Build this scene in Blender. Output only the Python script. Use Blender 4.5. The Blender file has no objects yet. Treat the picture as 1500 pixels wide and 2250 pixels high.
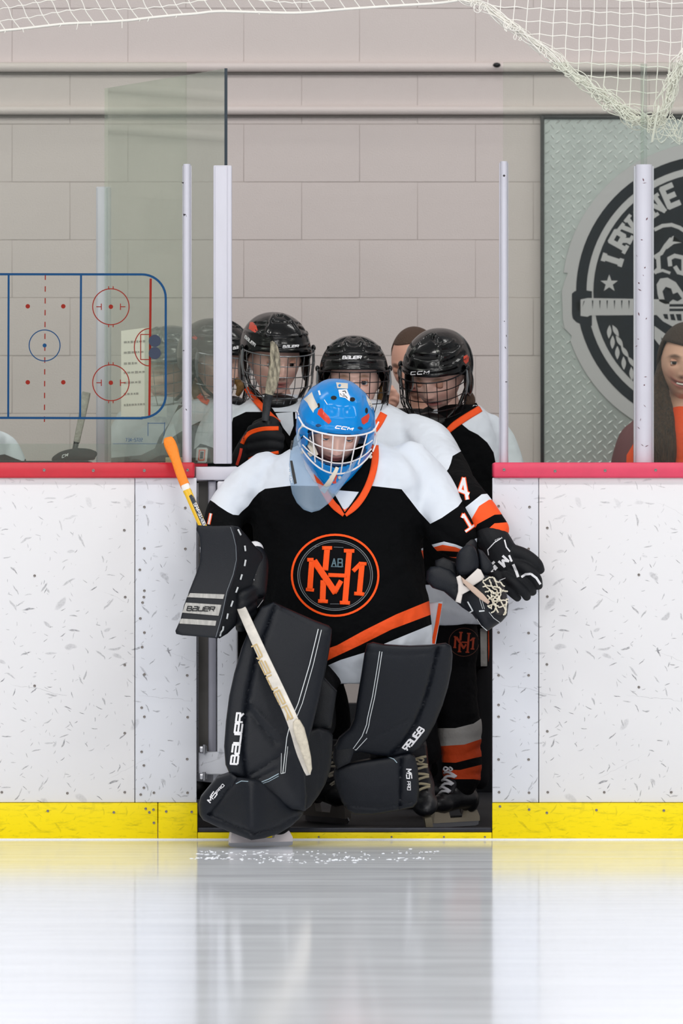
import bpy, bmesh, math, random
import numpy as np
from mathutils import Vector, Matrix, noise
from mathutils.bvhtree import BVHTree
from mathutils.geometry import delaunay_2d_cdt
random.seed(7)
SC = bpy.context.scene
COL = SC.collection
R = math.radians
PI = math.pi

# ------------------------------------------------------------------ camera, world, lamps
F = 12960.0            # focal length in pixels of the 1500x2250 frame
CAMP = Vector((0.0, -18.0, 1.0))
cd = bpy.data.cameras.new('camera'); cam = bpy.data.objects.new('camera', cd); COL.objects.link(cam)
cam.location = CAMP; cam.rotation_euler = (R(90), 0, 0)
cd.sensor_fit = 'VERTICAL'; cd.sensor_height = 36.0; cd.sensor_width = 24.0
cd.lens = 36.0*F/2250.0
cd.clip_start = 0.5; cd.clip_end = 200
cd.dof.use_dof = True; cd.dof.focus_distance = 18.0; cd.dof.aperture_fstop = 6.3
SC.camera = cam

w = bpy.data.worlds.new('rink_hall'); SC.world = w; w.use_nodes = True
w.node_tree.nodes['Background'].inputs[0].default_value = (0.93, 0.96, 1.0, 1)
w.node_tree.nodes['Background'].inputs[1].default_value = 0.36
def area(name, loc, rot, sx, sy, power, col=(1, 0.98, 0.95)):
    l = bpy.data.lights.new(name, 'AREA'); l.shape = 'RECTANGLE'; l.size = sx; l.size_y = sy
    l.energy = power; l.color = col
    o = bpy.data.objects.new(name, l); o.location = loc; o.rotation_euler = rot; COL.objects.link(o)
for i, (x, y) in enumerate([(-5, -3.2), (0, -3.2), (5, -3.2), (-5, -8.5), (0, -8.5), (5, -8.5), (-3, 1.6), (3, 1.6), (-3, -14), (3, -14), (-6, -20), (0, -20), (6, -20), (-6, -28), (0, -28), (6, -28)]):
    area('ceiling_lamp', (x, y, 6.5), (0, 0, 0), 2.4, 0.5, (118 if y > -10 else 270 if y > -15 else 560) if y < 0 else 40)
SC.view_settings.view_transform = 'Standard'; SC.view_settings.look = 'None'
SC.view_settings.exposure = -0.12; SC.view_settings.gamma = 1.0
SC.view_settings.use_curve_mapping = False

# ------------------------------------------------------------------ pixel <-> world
def P(x, y, Y=0.0):
    d = 18.0+Y
    return Vector(((x-750.0)*d/F, Y, 1.0-(y-1125.0)*d/F))
def M(px, Y=0.0): return px*(18.0+Y)/F
def PX(v):
    d = v[1]+18.0
    return (750+v[0]*F/d, 1125-(v[2]-1)*F/d)

# ------------------------------------------------------------------ materials
def lin(c):
    if isinstance(c, str):
        c = tuple(int(c[i:i+2], 16)/255 for i in (0, 2, 4))
    return tuple((v/12.92 if v <= 0.04045 else ((v+0.055)/1.055)**2.4) for v in c)+(1,)
MATS = {}
def mat(name, col, rough=0.5, metal=0.0, bump=0.0, bscale=300.0, var=0.0, vscale=8.0, spec=0.5, coat=0.0, attr=None, sheen=0.0, bump2=0.0, b2scale=20.0, stretch=(1, 1, 1)):
    if name in MATS: return MATS[name]
    m = bpy.data.materials.new(name); m.use_nodes = True
    nt = m.node_tree; N = nt.nodes; L = nt.links
    b = N['Principled BSDF']
    b.inputs['Base Color'].default_value = lin(col)
    b.inputs['Roughness'].default_value = rough; b.inputs['Metallic'].default_value = metal
    b.inputs['Specular IOR Level'].default_value = spec
    b.inputs['Coat Weight'].default_value = coat; b.inputs['Coat Roughness'].default_value = 0.08
    b.inputs['Sheen Weight'].default_value = sheen
    tc = N.new('ShaderNodeTexCoord')
    mp = N.new('ShaderNodeMapping'); mp.inputs['Scale'].default_value = stretch
    L.new(tc.outputs['Object'], mp.inputs['Vector'])
    src = None
    if attr:
        a = N.new('ShaderNodeAttribute'); a.attribute_name = attr; src = a.outputs['Color']
        L.new(src, b.inputs['Base Color'])
    if var > 0:
        n = N.new('ShaderNodeTexNoise'); n.inputs['Scale'].default_value = vscale; n.inputs['Detail'].default_value = 5
        L.new(mp.outputs[0], n.inputs['Vector'])
        r = N.new('ShaderNodeMapRange'); r.inputs['From Min'].default_value = .3; r.inputs['From Max'].default_value = .7
        r.inputs['To Min'].default_value = 1-var; r.inputs['To Max'].default_value = 1+var
        L.new(n.outputs['Fac'], r.inputs['Value'])
        mx = N.new('ShaderNodeMix'); mx.data_type = 'RGBA'; mx.blend_type = 'MULTIPLY'; mx.inputs['Factor'].default_value = 1
        if src: L.new(src, mx.inputs['A'])
        else: mx.inputs['A'].default_value = lin(col)
        cb = N.new('ShaderNodeCombineColor')
        for k in range(3): L.new(r.outputs[0], cb.inputs[k])
        L.new(cb.outputs[0], mx.inputs['B']); L.new(mx.outputs['Result'], b.inputs['Base Color'])
    prev = None
    for st, sc in ((bump, bscale), (bump2, b2scale)):
        if st > 0:
            n = N.new('ShaderNodeTexNoise'); n.inputs['Scale'].default_value = sc; n.inputs['Detail'].default_value = 3
            L.new(mp.outputs[0], n.inputs['Vector'])
            bp = N.new('ShaderNodeBump'); bp.inputs['Strength'].default_value = st; bp.inputs['Distance'].default_value = 1.0/sc
            L.new(n.outputs['Fac'], bp.inputs['Height'])
            if prev: L.new(prev, bp.inputs['Normal'])
            prev = bp.outputs[0]
    if prev: L.new(prev, b.inputs['Normal'])
    MATS[name] = m
    return m

def marks_material(name, col, dark, amount=1.0, dirt=0.0, dirtcol='6b6a20'):
    """plastic sheet with puck and blade marks: short rotated dashes in random Voronoi cells"""
    m = bpy.data.materials.new(name); m.use_nodes = True
    nt = m.node_tree; N = nt.nodes; L = nt.links; b = N['Principled BSDF']
    b.inputs['Roughness'].default_value = 0.38; b.inputs['Specular IOR Level'].default_value = 0.2
    geo = N.new('ShaderNodeTexCoord')
    sep = N.new('ShaderNodeSeparateXYZ'); L.new(geo.outputs['Object'], sep.inputs[0])
    cb = N.new('ShaderNodeCombineXYZ'); L.new(sep.outputs['X'], cb.inputs[0]); L.new(sep.outputs['Z'], cb.inputs[1])
    def math_(op, a, bb=None, c=None):
        n = N.new('ShaderNodeMath'); n.operation = op
        for i, v in enumerate((a, bb, c)):
            if v is None: continue
            if isinstance(v, (int, float)): n.inputs[i].default_value = v
            else: L.new(v, n.inputs[i])
        return n.outputs[0]
    total = None
    wn = N.new('ShaderNodeTexNoise'); wn.inputs['Scale'].default_value = 22; wn.inputs['Detail'].default_value = 2
    L.new(cb.outputs[0], wn.inputs['Vector'])
    brk = N.new('ShaderNodeTexNoise'); brk.inputs['Scale'].default_value = 160; brk.inputs['Detail'].default_value = 3
    L.new(cb.outputs[0], brk.inputs['Vector'])
    for (scale, la, lb, off, dens, stren, hz) in ((15, .0165, .0028, 3.1, .62, .50, .9), (22, .011, .0016, 9.7, .55, .55, .9), (8.5, .017, .0075, 21.3, .5, .26, .8), (5.0, .09, .0011, 41.7, .7, .25, .35), (30, .006, .0012, 71.7, .5, .38, 1.2)):
        of = N.new('ShaderNodeVectorMath'); of.operation = 'ADD'; of.inputs[1].default_value = (off, off*1.7, 0)
        L.new(cb.outputs[0], of.inputs[0])
        wv = N.new('ShaderNodeVectorMath'); wv.operation = 'MULTIPLY_ADD'; wv.inputs[1].default_value = (.02, .02, 0)
        L.new(wn.outputs['Color'], wv.inputs[0]); L.new(of.outputs[0], wv.inputs[2])
        v = N.new('ShaderNodeTexVoronoi'); v.voronoi_dimensions = '2D'; v.feature = 'F1'; v.inputs['Scale'].default_value = scale
        L.new(wv.outputs[0], v.inputs['Vector'])
        sub = N.new('ShaderNodeVectorMath'); sub.operation = 'SUBTRACT'; L.new(wv.outputs[0], sub.inputs[0]); L.new(v.outputs['Position'], sub.inputs[1])
        sc = N.new('ShaderNodeSeparateColor'); L.new(v.outputs['Color'], sc.inputs[0])
        ang = math_('MULTIPLY', math_('SUBTRACT', sc.outputs[0], .5), PI*hz)
        rot = N.new('ShaderNodeVectorRotate'); rot.rotation_type = 'Z_AXIS'; L.new(sub.outputs[0], rot.inputs['Vector']); L.new(ang, rot.inputs['Angle'])
        s2 = N.new('ShaderNodeSeparateXYZ'); L.new(rot.outputs[0], s2.inputs[0])
        size = math_('ADD', math_('MULTIPLY', sc.outputs[1], 1.1), .35)
        ex = math_('DIVIDE', s2.outputs[0], math_('MULTIPLY', size, la)); ey = math_('DIVIDE', s2.outputs[1], math_('MULTIPLY', size, lb))
        # slight bend of the dash
        ey = math_('ADD', ey, math_('MULTIPLY', math_('MULTIPLY', ex, ex), math_('SUBTRACT', sc.outputs[0], .5)))
        r2 = math_('ADD', math_('MULTIPLY', ex, ex), math_('MULTIPLY', ey, ey))
        k = N.new('ShaderNodeMapRange'); k.inputs['From Min'].default_value = 1.0; k.inputs['From Max'].default_value = .35
        k.inputs['To Min'].default_value = 0; k.inputs['To Max'].default_value = 1; L.new(r2, k.inputs['Value'])
        on = math_('GREATER_THAN', sc.outputs[2], 1-dens)
        g = math_('MULTIPLY', math_('MULTIPLY', k.outputs[0], on), math_('MULTIPLY', sc.outputs[2], stren*amount))
        g = math_('MULTIPLY', g, math_('MULTIPLY', brk.outputs['Fac'], 2.2))
        total = g if total is None else math_('MAXIMUM', total, g)
    lo = N.new('ShaderNodeMapRange'); lo.inputs['From Min'].default_value = 1.25; lo.inputs['From Max'].default_value = .75   # fewer marks near the rail
    lo.inputs['To Min'].default_value = .35; lo.inputs['To Max'].default_value = 1.0
    L.new(sep.outputs['Z'], lo.inputs['Value'])
    total = math_('MULTIPLY', total, lo.outputs[0])
    mx = N.new('ShaderNodeMix'); mx.data_type = 'RGBA'; mx.inputs['A'].default_value = lin(col); mx.inputs['B'].default_value = lin(dark)
    mx.clamp_factor = True
    L.new(total, mx.inputs['Factor'])
    out = mx.outputs['Result']
    if dirt > 0:
        st = N.new('ShaderNodeMapping'); st.inputs['Scale'].default_value = (1, 5, 1); L.new(cb.outputs[0], st.inputs[0])
        n = N.new('ShaderNodeTexNoise'); n.inputs['Scale'].default_value = 14; n.inputs['Detail'].default_value = 9; n.inputs['Roughness'].default_value = .72
        L.new(st.outputs[0], n.inputs['Vector'])
        k = N.new('ShaderNodeMapRange'); k.inputs['From Min'].default_value = .52; k.inputs['From Max'].default_value = .75
        k.inputs['To Max'].default_value = dirt; L.new(n.outputs['Fac'], k.inputs['Value'])
        m2 = N.new('ShaderNodeMix'); m2.data_type = 'RGBA'; L.new(out, m2.inputs['A']); m2.inputs['B'].default_value = lin(dirtcol)
        L.new(k.outputs[0], m2.inputs['Factor']); out = m2.outputs['Result']
    L.new(out, b.inputs['Base Color'])
    MATS[name] = m
    return m

def glass_material(name, tint, refl=0.06, haze=0.0, hazecol='ffffff', rough=.03):
    m = bpy.data.materials.new(name); m.use_nodes = True
    nt = m.node_tree; N = nt.nodes; L = nt.links
    for n in list(N):
        if n.type != 'OUTPUT_MATERIAL': N.remove(n)
    out = [n for n in N if n.type == 'OUTPUT_MATERIAL'][0]
    t = N.new('ShaderNodeBsdfTransparent'); t.inputs[0].default_value = lin(tint)
    g = N.new('ShaderNodeBsdfGlossy'); g.inputs['Roughness'].default_value = rough
    fr = N.new('ShaderNodeFresnel'); fr.inputs[0].default_value = 1.45
    ml = N.new('ShaderNodeMath'); ml.operation = 'MULTIPLY_ADD'; ml.inputs[1].default_value = .35; ml.inputs[2].default_value = refl
    L.new(fr.outputs[0], ml.inputs[0])
    mx = N.new('ShaderNodeMixShader'); L.new(ml.outputs[0], mx.inputs[0]); L.new(t.outputs[0], mx.inputs[1]); L.new(g.outputs[0], mx.inputs[2])
    res = mx.outputs[0]
    if haze > 0:
        d = N.new('ShaderNodeBsdfDiffuse'); d.inputs[0].default_value = lin(hazecol)
        m2 = N.new('ShaderNodeMixShader'); m2.inputs[0].default_value = haze
        L.new(res, m2.inputs[1]); L.new(d.outputs[0], m2.inputs[2]); res = m2.outputs[0]
    L.new(res, out.inputs['Surface'])
    MATS[name] = m
    return m

def ice_material():
    m = bpy.data.materials.new('ice'); m.use_nodes = True
    nt = m.node_tree; N = nt.nodes; L = nt.links
    for n in list(N):
        if n.type != 'OUTPUT_MATERIAL': N.remove(n)
    out = [n for n in N if n.type == 'OUTPUT_MATERIAL'][0]
    tc = N.new('ShaderNodeTexCoord')
    mp = N.new('ShaderNodeMapping'); mp.inputs['Scale'].default_value = (.35, 3.2, 1); L.new(tc.outputs['Object'], mp.inputs[0])
    n = N.new('ShaderNodeTexNoise'); n.inputs['Scale'].default_value = 3.0; n.inputs['Detail'].default_value = 8; n.inputs['Roughness'].default_value = .65
    L.new(mp.outputs[0], n.inputs['Vector'])
    d = N.new('ShaderNodeBsdfDiffuse'); d.inputs[0].default_value = lin('f1f5fb')
    g = N.new('ShaderNodeBsdfGlossy'); g.inputs[0].default_value = lin('f6f8ff'); g.inputs['Roughness'].default_value = .10
    k = N.new('ShaderNodeMapRange'); k.inputs['From Min'].default_value = .3; k.inputs['From Max'].default_value = .7
    k.inputs['To Min'].default_value = .80; k.inputs['To Max'].default_value = .58; L.new(n.outputs['Fac'], k.inputs['Value'])
    # away from glancing angles the ice loses its reflection
    lw = N.new('ShaderNodeLayerWeight'); lw.inputs[0].default_value = .5
    pw = N.new('ShaderNodeMath'); pw.operation = 'POWER'; pw.inputs[1].default_value = 2.2; L.new(lw.outputs['Facing'], pw.inputs[0])
    ml = N.new('ShaderNodeMath'); ml.operation = 'MULTIPLY'; L.new(pw.outputs[0], ml.inputs[0]); L.new(k.outputs[0], ml.inputs[1])
    mx = N.new('ShaderNodeMixShader'); L.new(ml.outputs[0], mx.inputs[0]); L.new(d.outputs[0], mx.inputs[1]); L.new(g.outputs[0], mx.inputs[2])
    L.new(mx.outputs[0], out.inputs['Surface'])
    return m

# ------------------------------------------------------------------ object plumbing
def tag(o, label=None, cat=None, group=None, kind=None):
    if label: o['label'] = label
    if cat: o['category'] = cat
    if group: o['group'] = group
    if kind: o['kind'] = kind
    return o
def root_of(o):
    while o.parent: o = o.parent
    return o
def empty(name, loc, label=None, cat=None, group=None, kind=None):
    o = bpy.data.objects.new(name, None); o.location = loc; o.empty_display_size = .05
    COL.objects.link(o); tag(o, label, cat, group, kind)
    return o
WORLD = {}      # object name -> (verts world, faces) for projection targets
def finish(name, V, Fc, mats, parent=None, mi=None, smooth=True, sharp=50, attr=None, keep=True):
    """verts are in world space; the object's origin is its root's base (or its own base when top-level)"""
    V = [Vector(v) for v in V]
    me = bpy.data.meshes.new(name)
    if parent is None:
        c = sum(V, Vector())/len(V); org = Vector((c.x, c.y, min(v.z for v in V)))
    else: org = root_of(parent).location.copy()
    me.from_pydata([v-org for v in V], [], Fc)
    if not isinstance(mats, (list, tuple)): mats = [mats]
    for m in mats: me.materials.append(m)
    if mi is not None: me.polygons.foreach_set('material_index', mi)
    if attr is not None:
        ca = me.color_attributes.new('Col', 'FLOAT_COLOR', 'POINT')
        ca.data.foreach_set('color', np.array(attr, dtype=np.float32).ravel())
    bm = bmesh.new(); bm.from_mesh(me); bmesh.ops.recalc_face_normals(bm, faces=bm.faces); bm.to_mesh(me); bm.free()
    if smooth:
        me.polygons.foreach_set('use_smooth', [True]*len(me.polygons))
        if sharp: me.set_sharp_from_angle(angle=R(sharp))
    me.update()
    o = bpy.data.objects.new(name, me); COL.objects.link(o)
    if parent is None: o.location = org
    else: o.parent = parent
    if keep: o_data[o.name] = (V, Fc)
    return o
o_data = {}
class MB:
    """collects geometry in world space"""
    def __init__(s): s.v = []; s.f = []; s.mi = []
    def add(s, V, Fc, mi=0):
        n = len(s.v); s.v += [Vector(v) for v in V]; s.f += [tuple(i+n for i in f) for f in Fc]; s.mi += [mi]*len(Fc); return s
    def box(s, a, b, mi=0, bev=0.0):
        x0, y0, z0 = a; x1, y1, z1 = b
        x0, x1 = min(x0, x1), max(x0, x1); y0, y1 = min(y0, y1), max(y0, y1); z0, z1 = min(z0, z1), max(z0, z1)
        if bev <= 0:
            V = [(x0, y0, z0), (x1, y0, z0), (x1, y1, z0), (x0, y1, z0), (x0, y0, z1), (x1, y0, z1), (x1, y1, z1), (x0, y1, z1)]
            return s.add(V, [(0, 1, 2, 3), (7, 6, 5, 4), (0, 4, 5, 1), (1, 5, 6, 2), (2, 6, 7, 3), (3, 7, 4, 0)], mi)
        bm = bmesh.new(); bmesh.ops.create_cube(bm, size=1.0)
        for v in bm.verts:
            v.co = Vector(((x0+x1)/2+v.co.x*(x1-x0), (y0+y1)/2+v.co.y*(y1-y0), (z0+z1)/2+v.co.z*(z1-z0)))
        bmesh.ops.bevel(bm, geom=bm.edges[:], offset=bev, segments=2, affect='EDGES', profile=.5)
        bm.verts.index_update()
        s.add([v.co.copy() for v in bm.verts], [tuple(v.index for v in f.verts) for f in bm.faces], mi); bm.free()
        return s
    def tube(s, pts, r, n=8, mi=0, closed=False, cap=True):
        V, Fc = tube(pts, r, n, closed=closed, cap=cap); return s.add(V, Fc, mi)
    def build(s, name, mats, parent=None, **k):
        return finish(name, s.v, s.f, mats, parent, mi=s.mi, **k)
def frame_path(pts, closed=False):
    pts = [Vector(p) for p in pts]; n = len(pts); T = []
    for i in range(n):
        a = pts[(i-1) % n] if (closed or i > 0) else pts[i]; b = pts[(i+1) % n] if (closed or i < n-1) else pts[i]
        t = (b-a); T.append(t.normalized() if t.length > 1e-9 else Vector((0, 0, 1)))
    up = Vector((0, 1, 0)) if abs(T[0].y) < .9 else Vector((1, 0, 0))
    U = []
    for t in T:
        u = (up-t*up.dot(t)); u = u.normalized() if u.length > 1e-6 else t.orthogonal().normalized()
        U.append(u); up = u
    return pts, T, U
def tube(pts, r, n=8, closed=False, cap=True, sq=2.0):
    """r: number or list of r or (r_side, r_depth)"""
    pts, T, U = frame_path(pts, closed); m = len(pts)
    V = []; Fc = []
    for i in range(m):
        ri = r[i] if isinstance(r, (list, tuple)) else r
        rs, rd = ri if isinstance(ri, (list, tuple)) else (ri, ri)
        W = T[i].cross(U[i])
        for k in range(n):
            a = 2*PI*k/n; c, s_ = math.cos(a), math.sin(a)
            c = math.copysign(abs(c)**(2/sq), c); s_ = math.copysign(abs(s_)**(2/sq), s_)
            V.append(pts[i]+U[i]*(c*rd)+W*(s_*rs))
    for i in range(m if closed else m-1):
        j = (i+1) % m
        for k in range(n):
            l = (k+1) % n; Fc.append((i*n+k, i*n+l, j*n+l, j*n+k))
    if cap and not closed:
        Fc.append(tuple(range(n-1, -1, -1))); Fc.append(tuple((m-1)*n+k for k in range(n)))
    return V, Fc
def catmull(pts, sub=6, closed=False):
    pts = [np.array(p, dtype=float) for p in pts]; n = len(pts); out = []
    for i in range(n if closed else n-1):
        p0 = pts[(i-1) % n] if (closed or i > 0) else 2*pts[0]-pts[1]
        p1 = pts[i]; p2 = pts[(i+1) % n]
        p3 = pts[(i+2) % n] if (closed or i+2 < n) else 2*pts[n-1]-pts[n-2]
        for k in range(sub):
            t = k/sub
            out.append(.5*((2*p1)+(-p0+p2)*t+(2*p0-5*p1+4*p2-p3)*t*t+(-p0+3*p1-3*p2+p3)*t**3))
    if not closed: out.append(pts[-1])
    return out
def ptube(pts, n=18, sub=5, sq=2.0):
    """smooth tapered limb through (x_px, y_px, Y, r_px[, r_depth_px])"""
    pts = [tuple(p)+((p[3],) if len(p) == 4 else ()) for p in pts]
    q = catmull(pts, sub)
    path = [P(p[0], p[1], p[2]) for p in q]; rr = [(M(max(p[3], 1), p[2]), M(max(p[4], 1), p[2])) for p in q]
    # rounded ends
    a = (path[0]-path[1]).normalized(); b = (path[-1]-path[-2]).normalized()
    path = [path[0]+a*rr[0][0]*.6, path[0]+a*rr[0][0]*.4]+path+[path[-1]+b*rr[-1][0]*.4, path[-1]+b*rr[-1][0]*.6]
    rr = [tuple(v*.35 for v in rr[0]), tuple(v*.8 for v in rr[0])]+rr+[tuple(v*.8 for v in rr[-1]), tuple(v*.35 for v in rr[-1])]
    return tube(path, rr, n, sq=sq)
def rows_loft(rows, n=36, sq=2.4, sub=5):
    """torso through horizontal slices (y_px, x_left, x_right, Y_centre, half_depth_m)"""
    q = catmull(rows, sub); V = []; Fc = []
    for (y, xl, xr, Y, td) in q:
        cx = (xl+xr)/2; hx = M((xr-xl)/2, Y)
        c0 = P(cx, y, Y)
        for k in range(n):
            a = 2*PI*k/n; c, s_ = math.cos(a), math.sin(a)
            c = math.copysign(abs(c)**(2/sq), c); s_ = math.copysign(abs(s_)**(2/sq), s_)
            V.append(c0+Vector((c*hx, s_*td, 0)))
    m = len(q)
    for i in range(m-1):
        for k in range(n):
            l = (k+1) % n; Fc.append((i*n+k, i*n+l, (i+1)*n+l, (i+1)*n+k))
    Fc.append(tuple(range(n-1, -1, -1))); Fc.append(tuple((m-1)*n+k for k in range(n)))
    return V, Fc
def ellip(c, r, n=24, m=16, rot=None):
    V = []; Fc = []; c = Vector(c)
    for i in range(m+1):
        th = PI*i/m
        for k in range(n):
            a = 2*PI*k/n
            v = Vector((r[0]*math.sin(th)*math.cos(a), r[1]*math.sin(th)*math.sin(a), r[2]*math.cos(th)))
            if rot: v = rot @ v
            V.append(c+v)
    for i in range(m):
        for k in range(n):
            l = (k+1) % n; Fc.append((i*n+k, (i+1)*n+k, (i+1)*n+l, i*n+l))
    return V, Fc
def union(parts, voxel=0.008, smooth=4):
    """one continuous surface grown over overlapping pieces"""
    mb = MB()
    for V, Fc in parts: mb.add(V, Fc)
    me = bpy.data.meshes.new('t'); me.from_pydata(mb.v, [], mb.f)
    bm = bmesh.new(); bm.from_mesh(me); bmesh.ops.remove_doubles(bm, verts=bm.verts, dist=1e-5); bmesh.ops.recalc_face_normals(bm, faces=bm.faces); bm.to_mesh(me); bm.free()
    o = bpy.data.objects.new('t', me); COL.objects.link(o)
    r = o.modifiers.new('r', 'REMESH'); r.mode = 'VOXEL'; r.voxel_size = voxel; r.adaptivity = 0
    if smooth:
        s = o.modifiers.new('s', 'SMOOTH'); s.factor = .5; s.iterations = smooth
    dg = bpy.context.evaluated_depsgraph_get(); ev = o.evaluated_get(dg); m2 = ev.to_mesh()
    V = [v.co.copy() for v in m2.vertices]; Fc = [tuple(p.vertices) for p in m2.polygons]
    ev.to_mesh_clear(); bpy.data.objects.remove(o); bpy.data.meshes.remove(me)
    return V, Fc
def vnormals(V, Fc):
    N = np.zeros((len(V), 3)); A = np.array([tuple(v) for v in V])
    for f in Fc:
        n = np.cross(A[f[1]]-A[f[0]], A[f[2]]-A[f[0]])
        for i in f: N[i] += n
    l = np.linalg.norm(N, axis=1); l[l == 0] = 1
    return N/l[:, None]
def seg_dist(p, a, b):
    ax, ay = a[0], a[1]; dx, dy = b[0]-ax, b[1]-ay; l = dx*dx+dy*dy
    t = 0 if l == 0 else max(0, min(1, ((p[0]-ax)*dx+(p[1]-ay)*dy)/l))
    return math.hypot(p[0]-ax-t*dx, p[1]-ay-t*dy)
def wrinkle(V, Fc, amp=.004, scale=9.0, folds=(), seed=0, vert=.5):
    """cloth: soft noise plus named folds (polyline px, width px, depth m, + = groove)"""
    N = vnormals(V, Fc); out = []
    for v, n in zip(V, N):
        q = Vector((v.x*scale+seed, v.y*scale, v.z*scale*vert))
        d = noise.noise(q+Vector((noise.noise(q*1.7), 0, noise.noise(q*1.3)))*.9)*amp+noise.noise(q*2.7)*amp*.4
        if folds:
            x, y = PX(v)
            for pl, wd, dp in folds:
                if n[1] > .2: continue
                if min(a[0] for a in pl)-3*wd > x or max(a[0] for a in pl)+3*wd < x: continue
                ds = min(seg_dist((x, y), pl[i], pl[i+1]) for i in range(len(pl)-1))
                if ds < 3*wd: d -= dp*math.exp(-(ds/wd)**2)
        out.append(v+Vector(n)*d)
    return out
def inside(p, poly):
    x, y = p; c = False; j = len(poly)-1
    for i in range(len(poly)):
        xi, yi = poly[i]; xj, yj = poly[j]
        if (yi > y) != (yj > y) and x < (xj-xi)*(y-yi)/(yj-yi)+xi: c = not c
        j = i
    return c
def painted(name, V, Fc, mats, regions, parent=None, **k):
    """cuts cloth along seams: regions = [(polygon px, material index)]"""
    bm = bmesh.new(); vs = [bm.verts.new(v) for v in V]
    for f in Fc:
        try: bm.faces.new([vs[i] for i in f])
        except ValueError: pass
    for poly, mi in regions:
        n = len(poly)
        for i in range(n):
            a, b = poly[i], poly[(i+1) % n]
            nrm = (P(a[0], a[1])-CAMP).cross(P(b[0], b[1])-CAMP).normalized()
            fs = []
            x0, x1 = min(a[0], b[0])-14, max(a[0], b[0])+14; y0, y1 = min(a[1], b[1])-14, max(a[1], b[1])+14
            for f in bm.faces:
                q = PX(f.verts[0].co)
                if x0 < q[0] < x1 and y0 < q[1] < y1: fs.append(f)
            if not fs: continue
            g = set(fs)
            for f in fs: g.update(f.edges); g.update(f.verts)
            bmesh.ops.bisect_plane(bm, geom=list(g), plane_co=CAMP, plane_no=nrm, dist=1e-6)
        for f in bm.faces:
            if inside(PX(f.calc_center_median()), poly): f.material_index = mi
    bm.verts.index_update(); bm.faces.ensure_lookup_table()
    V2 = [v.co.copy() for v in bm.verts]; F2 = [tuple(v.index for v in f.verts) for f in bm.faces]; mi = [f.material_index for f in bm.faces]
    bm.free()
    return finish(name, V2, F2, mats, parent, mi=mi, **k)

# ------------------------------------------------------------------ flat prints laid onto surfaces
def bvh_of(objs):
    V = []; Fc = []
    for o in objs:
        v, f = o_data[o.name]; n = len(V); V += v; Fc += [tuple(i+n for i in q) for q in f]
    return BVHTree.FromPolygons(V, Fc)
def ribbon(pts, wd):
    out = []
    for i in range(len(pts)-1):
        a = Vector(pts[i][:2]); b = Vector(pts[i+1][:2]); d = b-a
        if d.length < 1e-6: continue
        d.normalize(); n = Vector((-d.y, d.x))*wd/2
        e = d*wd*.28
        a2 = a-e if i > 0 else a; b2 = b+e if i < len(pts)-2 else b
        out.append([tuple(a2-n), tuple(b2-n), tuple(b2+n), tuple(a2+n)])
    return out
def band(pts, wd, sub=5):
    """one smooth strip of cloth as a single outline"""
    q = [Vector(p) for p in catmull(pts, sub)]; a = []; b = []
    for i, p in enumerate(q):
        t = q[min(i+1, len(q)-1)]-q[max(i-1, 0)]
        if t.length < 1e-6: continue
        t.normalize(); n = Vector((-t.y, t.x))*wd/2; a.append(tuple(p+n)); b.append(tuple(p-n))
    return [a+b[::-1]]
def decal(name, polys, targets, mat_, parent, off=.0015, maxlen=6.0, thick=0.0, Yd=None, **k):
    """polys: px polygons; each vertex is dropped onto the nearest target surface along the view ray"""
    bv = bvh_of(targets) if targets else None
    mb = MB()
    off0 = off
    for pi_, poly in enumerate(polys):
        off = off0+(pi_ % 12)*.00005
        bm = bmesh.new(); vs = [bm.verts.new((x, y, 0)) for x, y in poly]
        try: f = bm.faces.new(vs)
        except ValueError: bm.free(); continue
        bmesh.ops.triangulate(bm, faces=[f])
        for it in range(7):
            es = [e for e in bm.edges if e.calc_length() > maxlen]
            if not es: break
            bmesh.ops.subdivide_edges(bm, edges=es, cuts=1)
            bmesh.ops.triangulate(bm, faces=[f for f in bm.faces if len(f.verts) > 3])
        bm.verts.index_update(); V = []; last = None; miss = []
        for v in bm.verts:
            d = (P(v.co.x, v.co.y, 0)-CAMP).normalized(); hit = bv.ray_cast(CAMP, d) if bv else None
            if hit and hit[0]:
                Y = hit[0].y-off; last = Y; V.append(P(v.co.x, v.co.y, Y))
            elif Yd is not None:
                last = Yd; V.append(P(v.co.x, v.co.y, Yd-off))
            else: V.append(None); miss.append((len(V)-1, v.co.x, v.co.y))
        if miss and last is None: bm.free(); continue
        known = [(i, v) for i, v in enumerate(V) if v is not None]
        for i, x, y in miss:
            j, vv = min(known, key=lambda t: (PX(t[1])[0]-x)**2+(PX(t[1])[1]-y)**2); V[i] = P(x, y, vv.y)
        mb.add(V, [tuple(v.index for v in f.verts) for f in bm.faces]); bm.free()
    if not mb.v: return None
    o = mb.build(name, mat_, parent, smooth=True)
    if thick > 0:
        s = o.modifiers.new('thickness', 'SOLIDIFY'); s.thickness = thick; s.offset = -1 
    return o
def decals(name, groups, targets, mat_, parent, **k):
    return [decal(name, g, targets, mat_, parent, **k) for g in groups if g]
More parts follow.
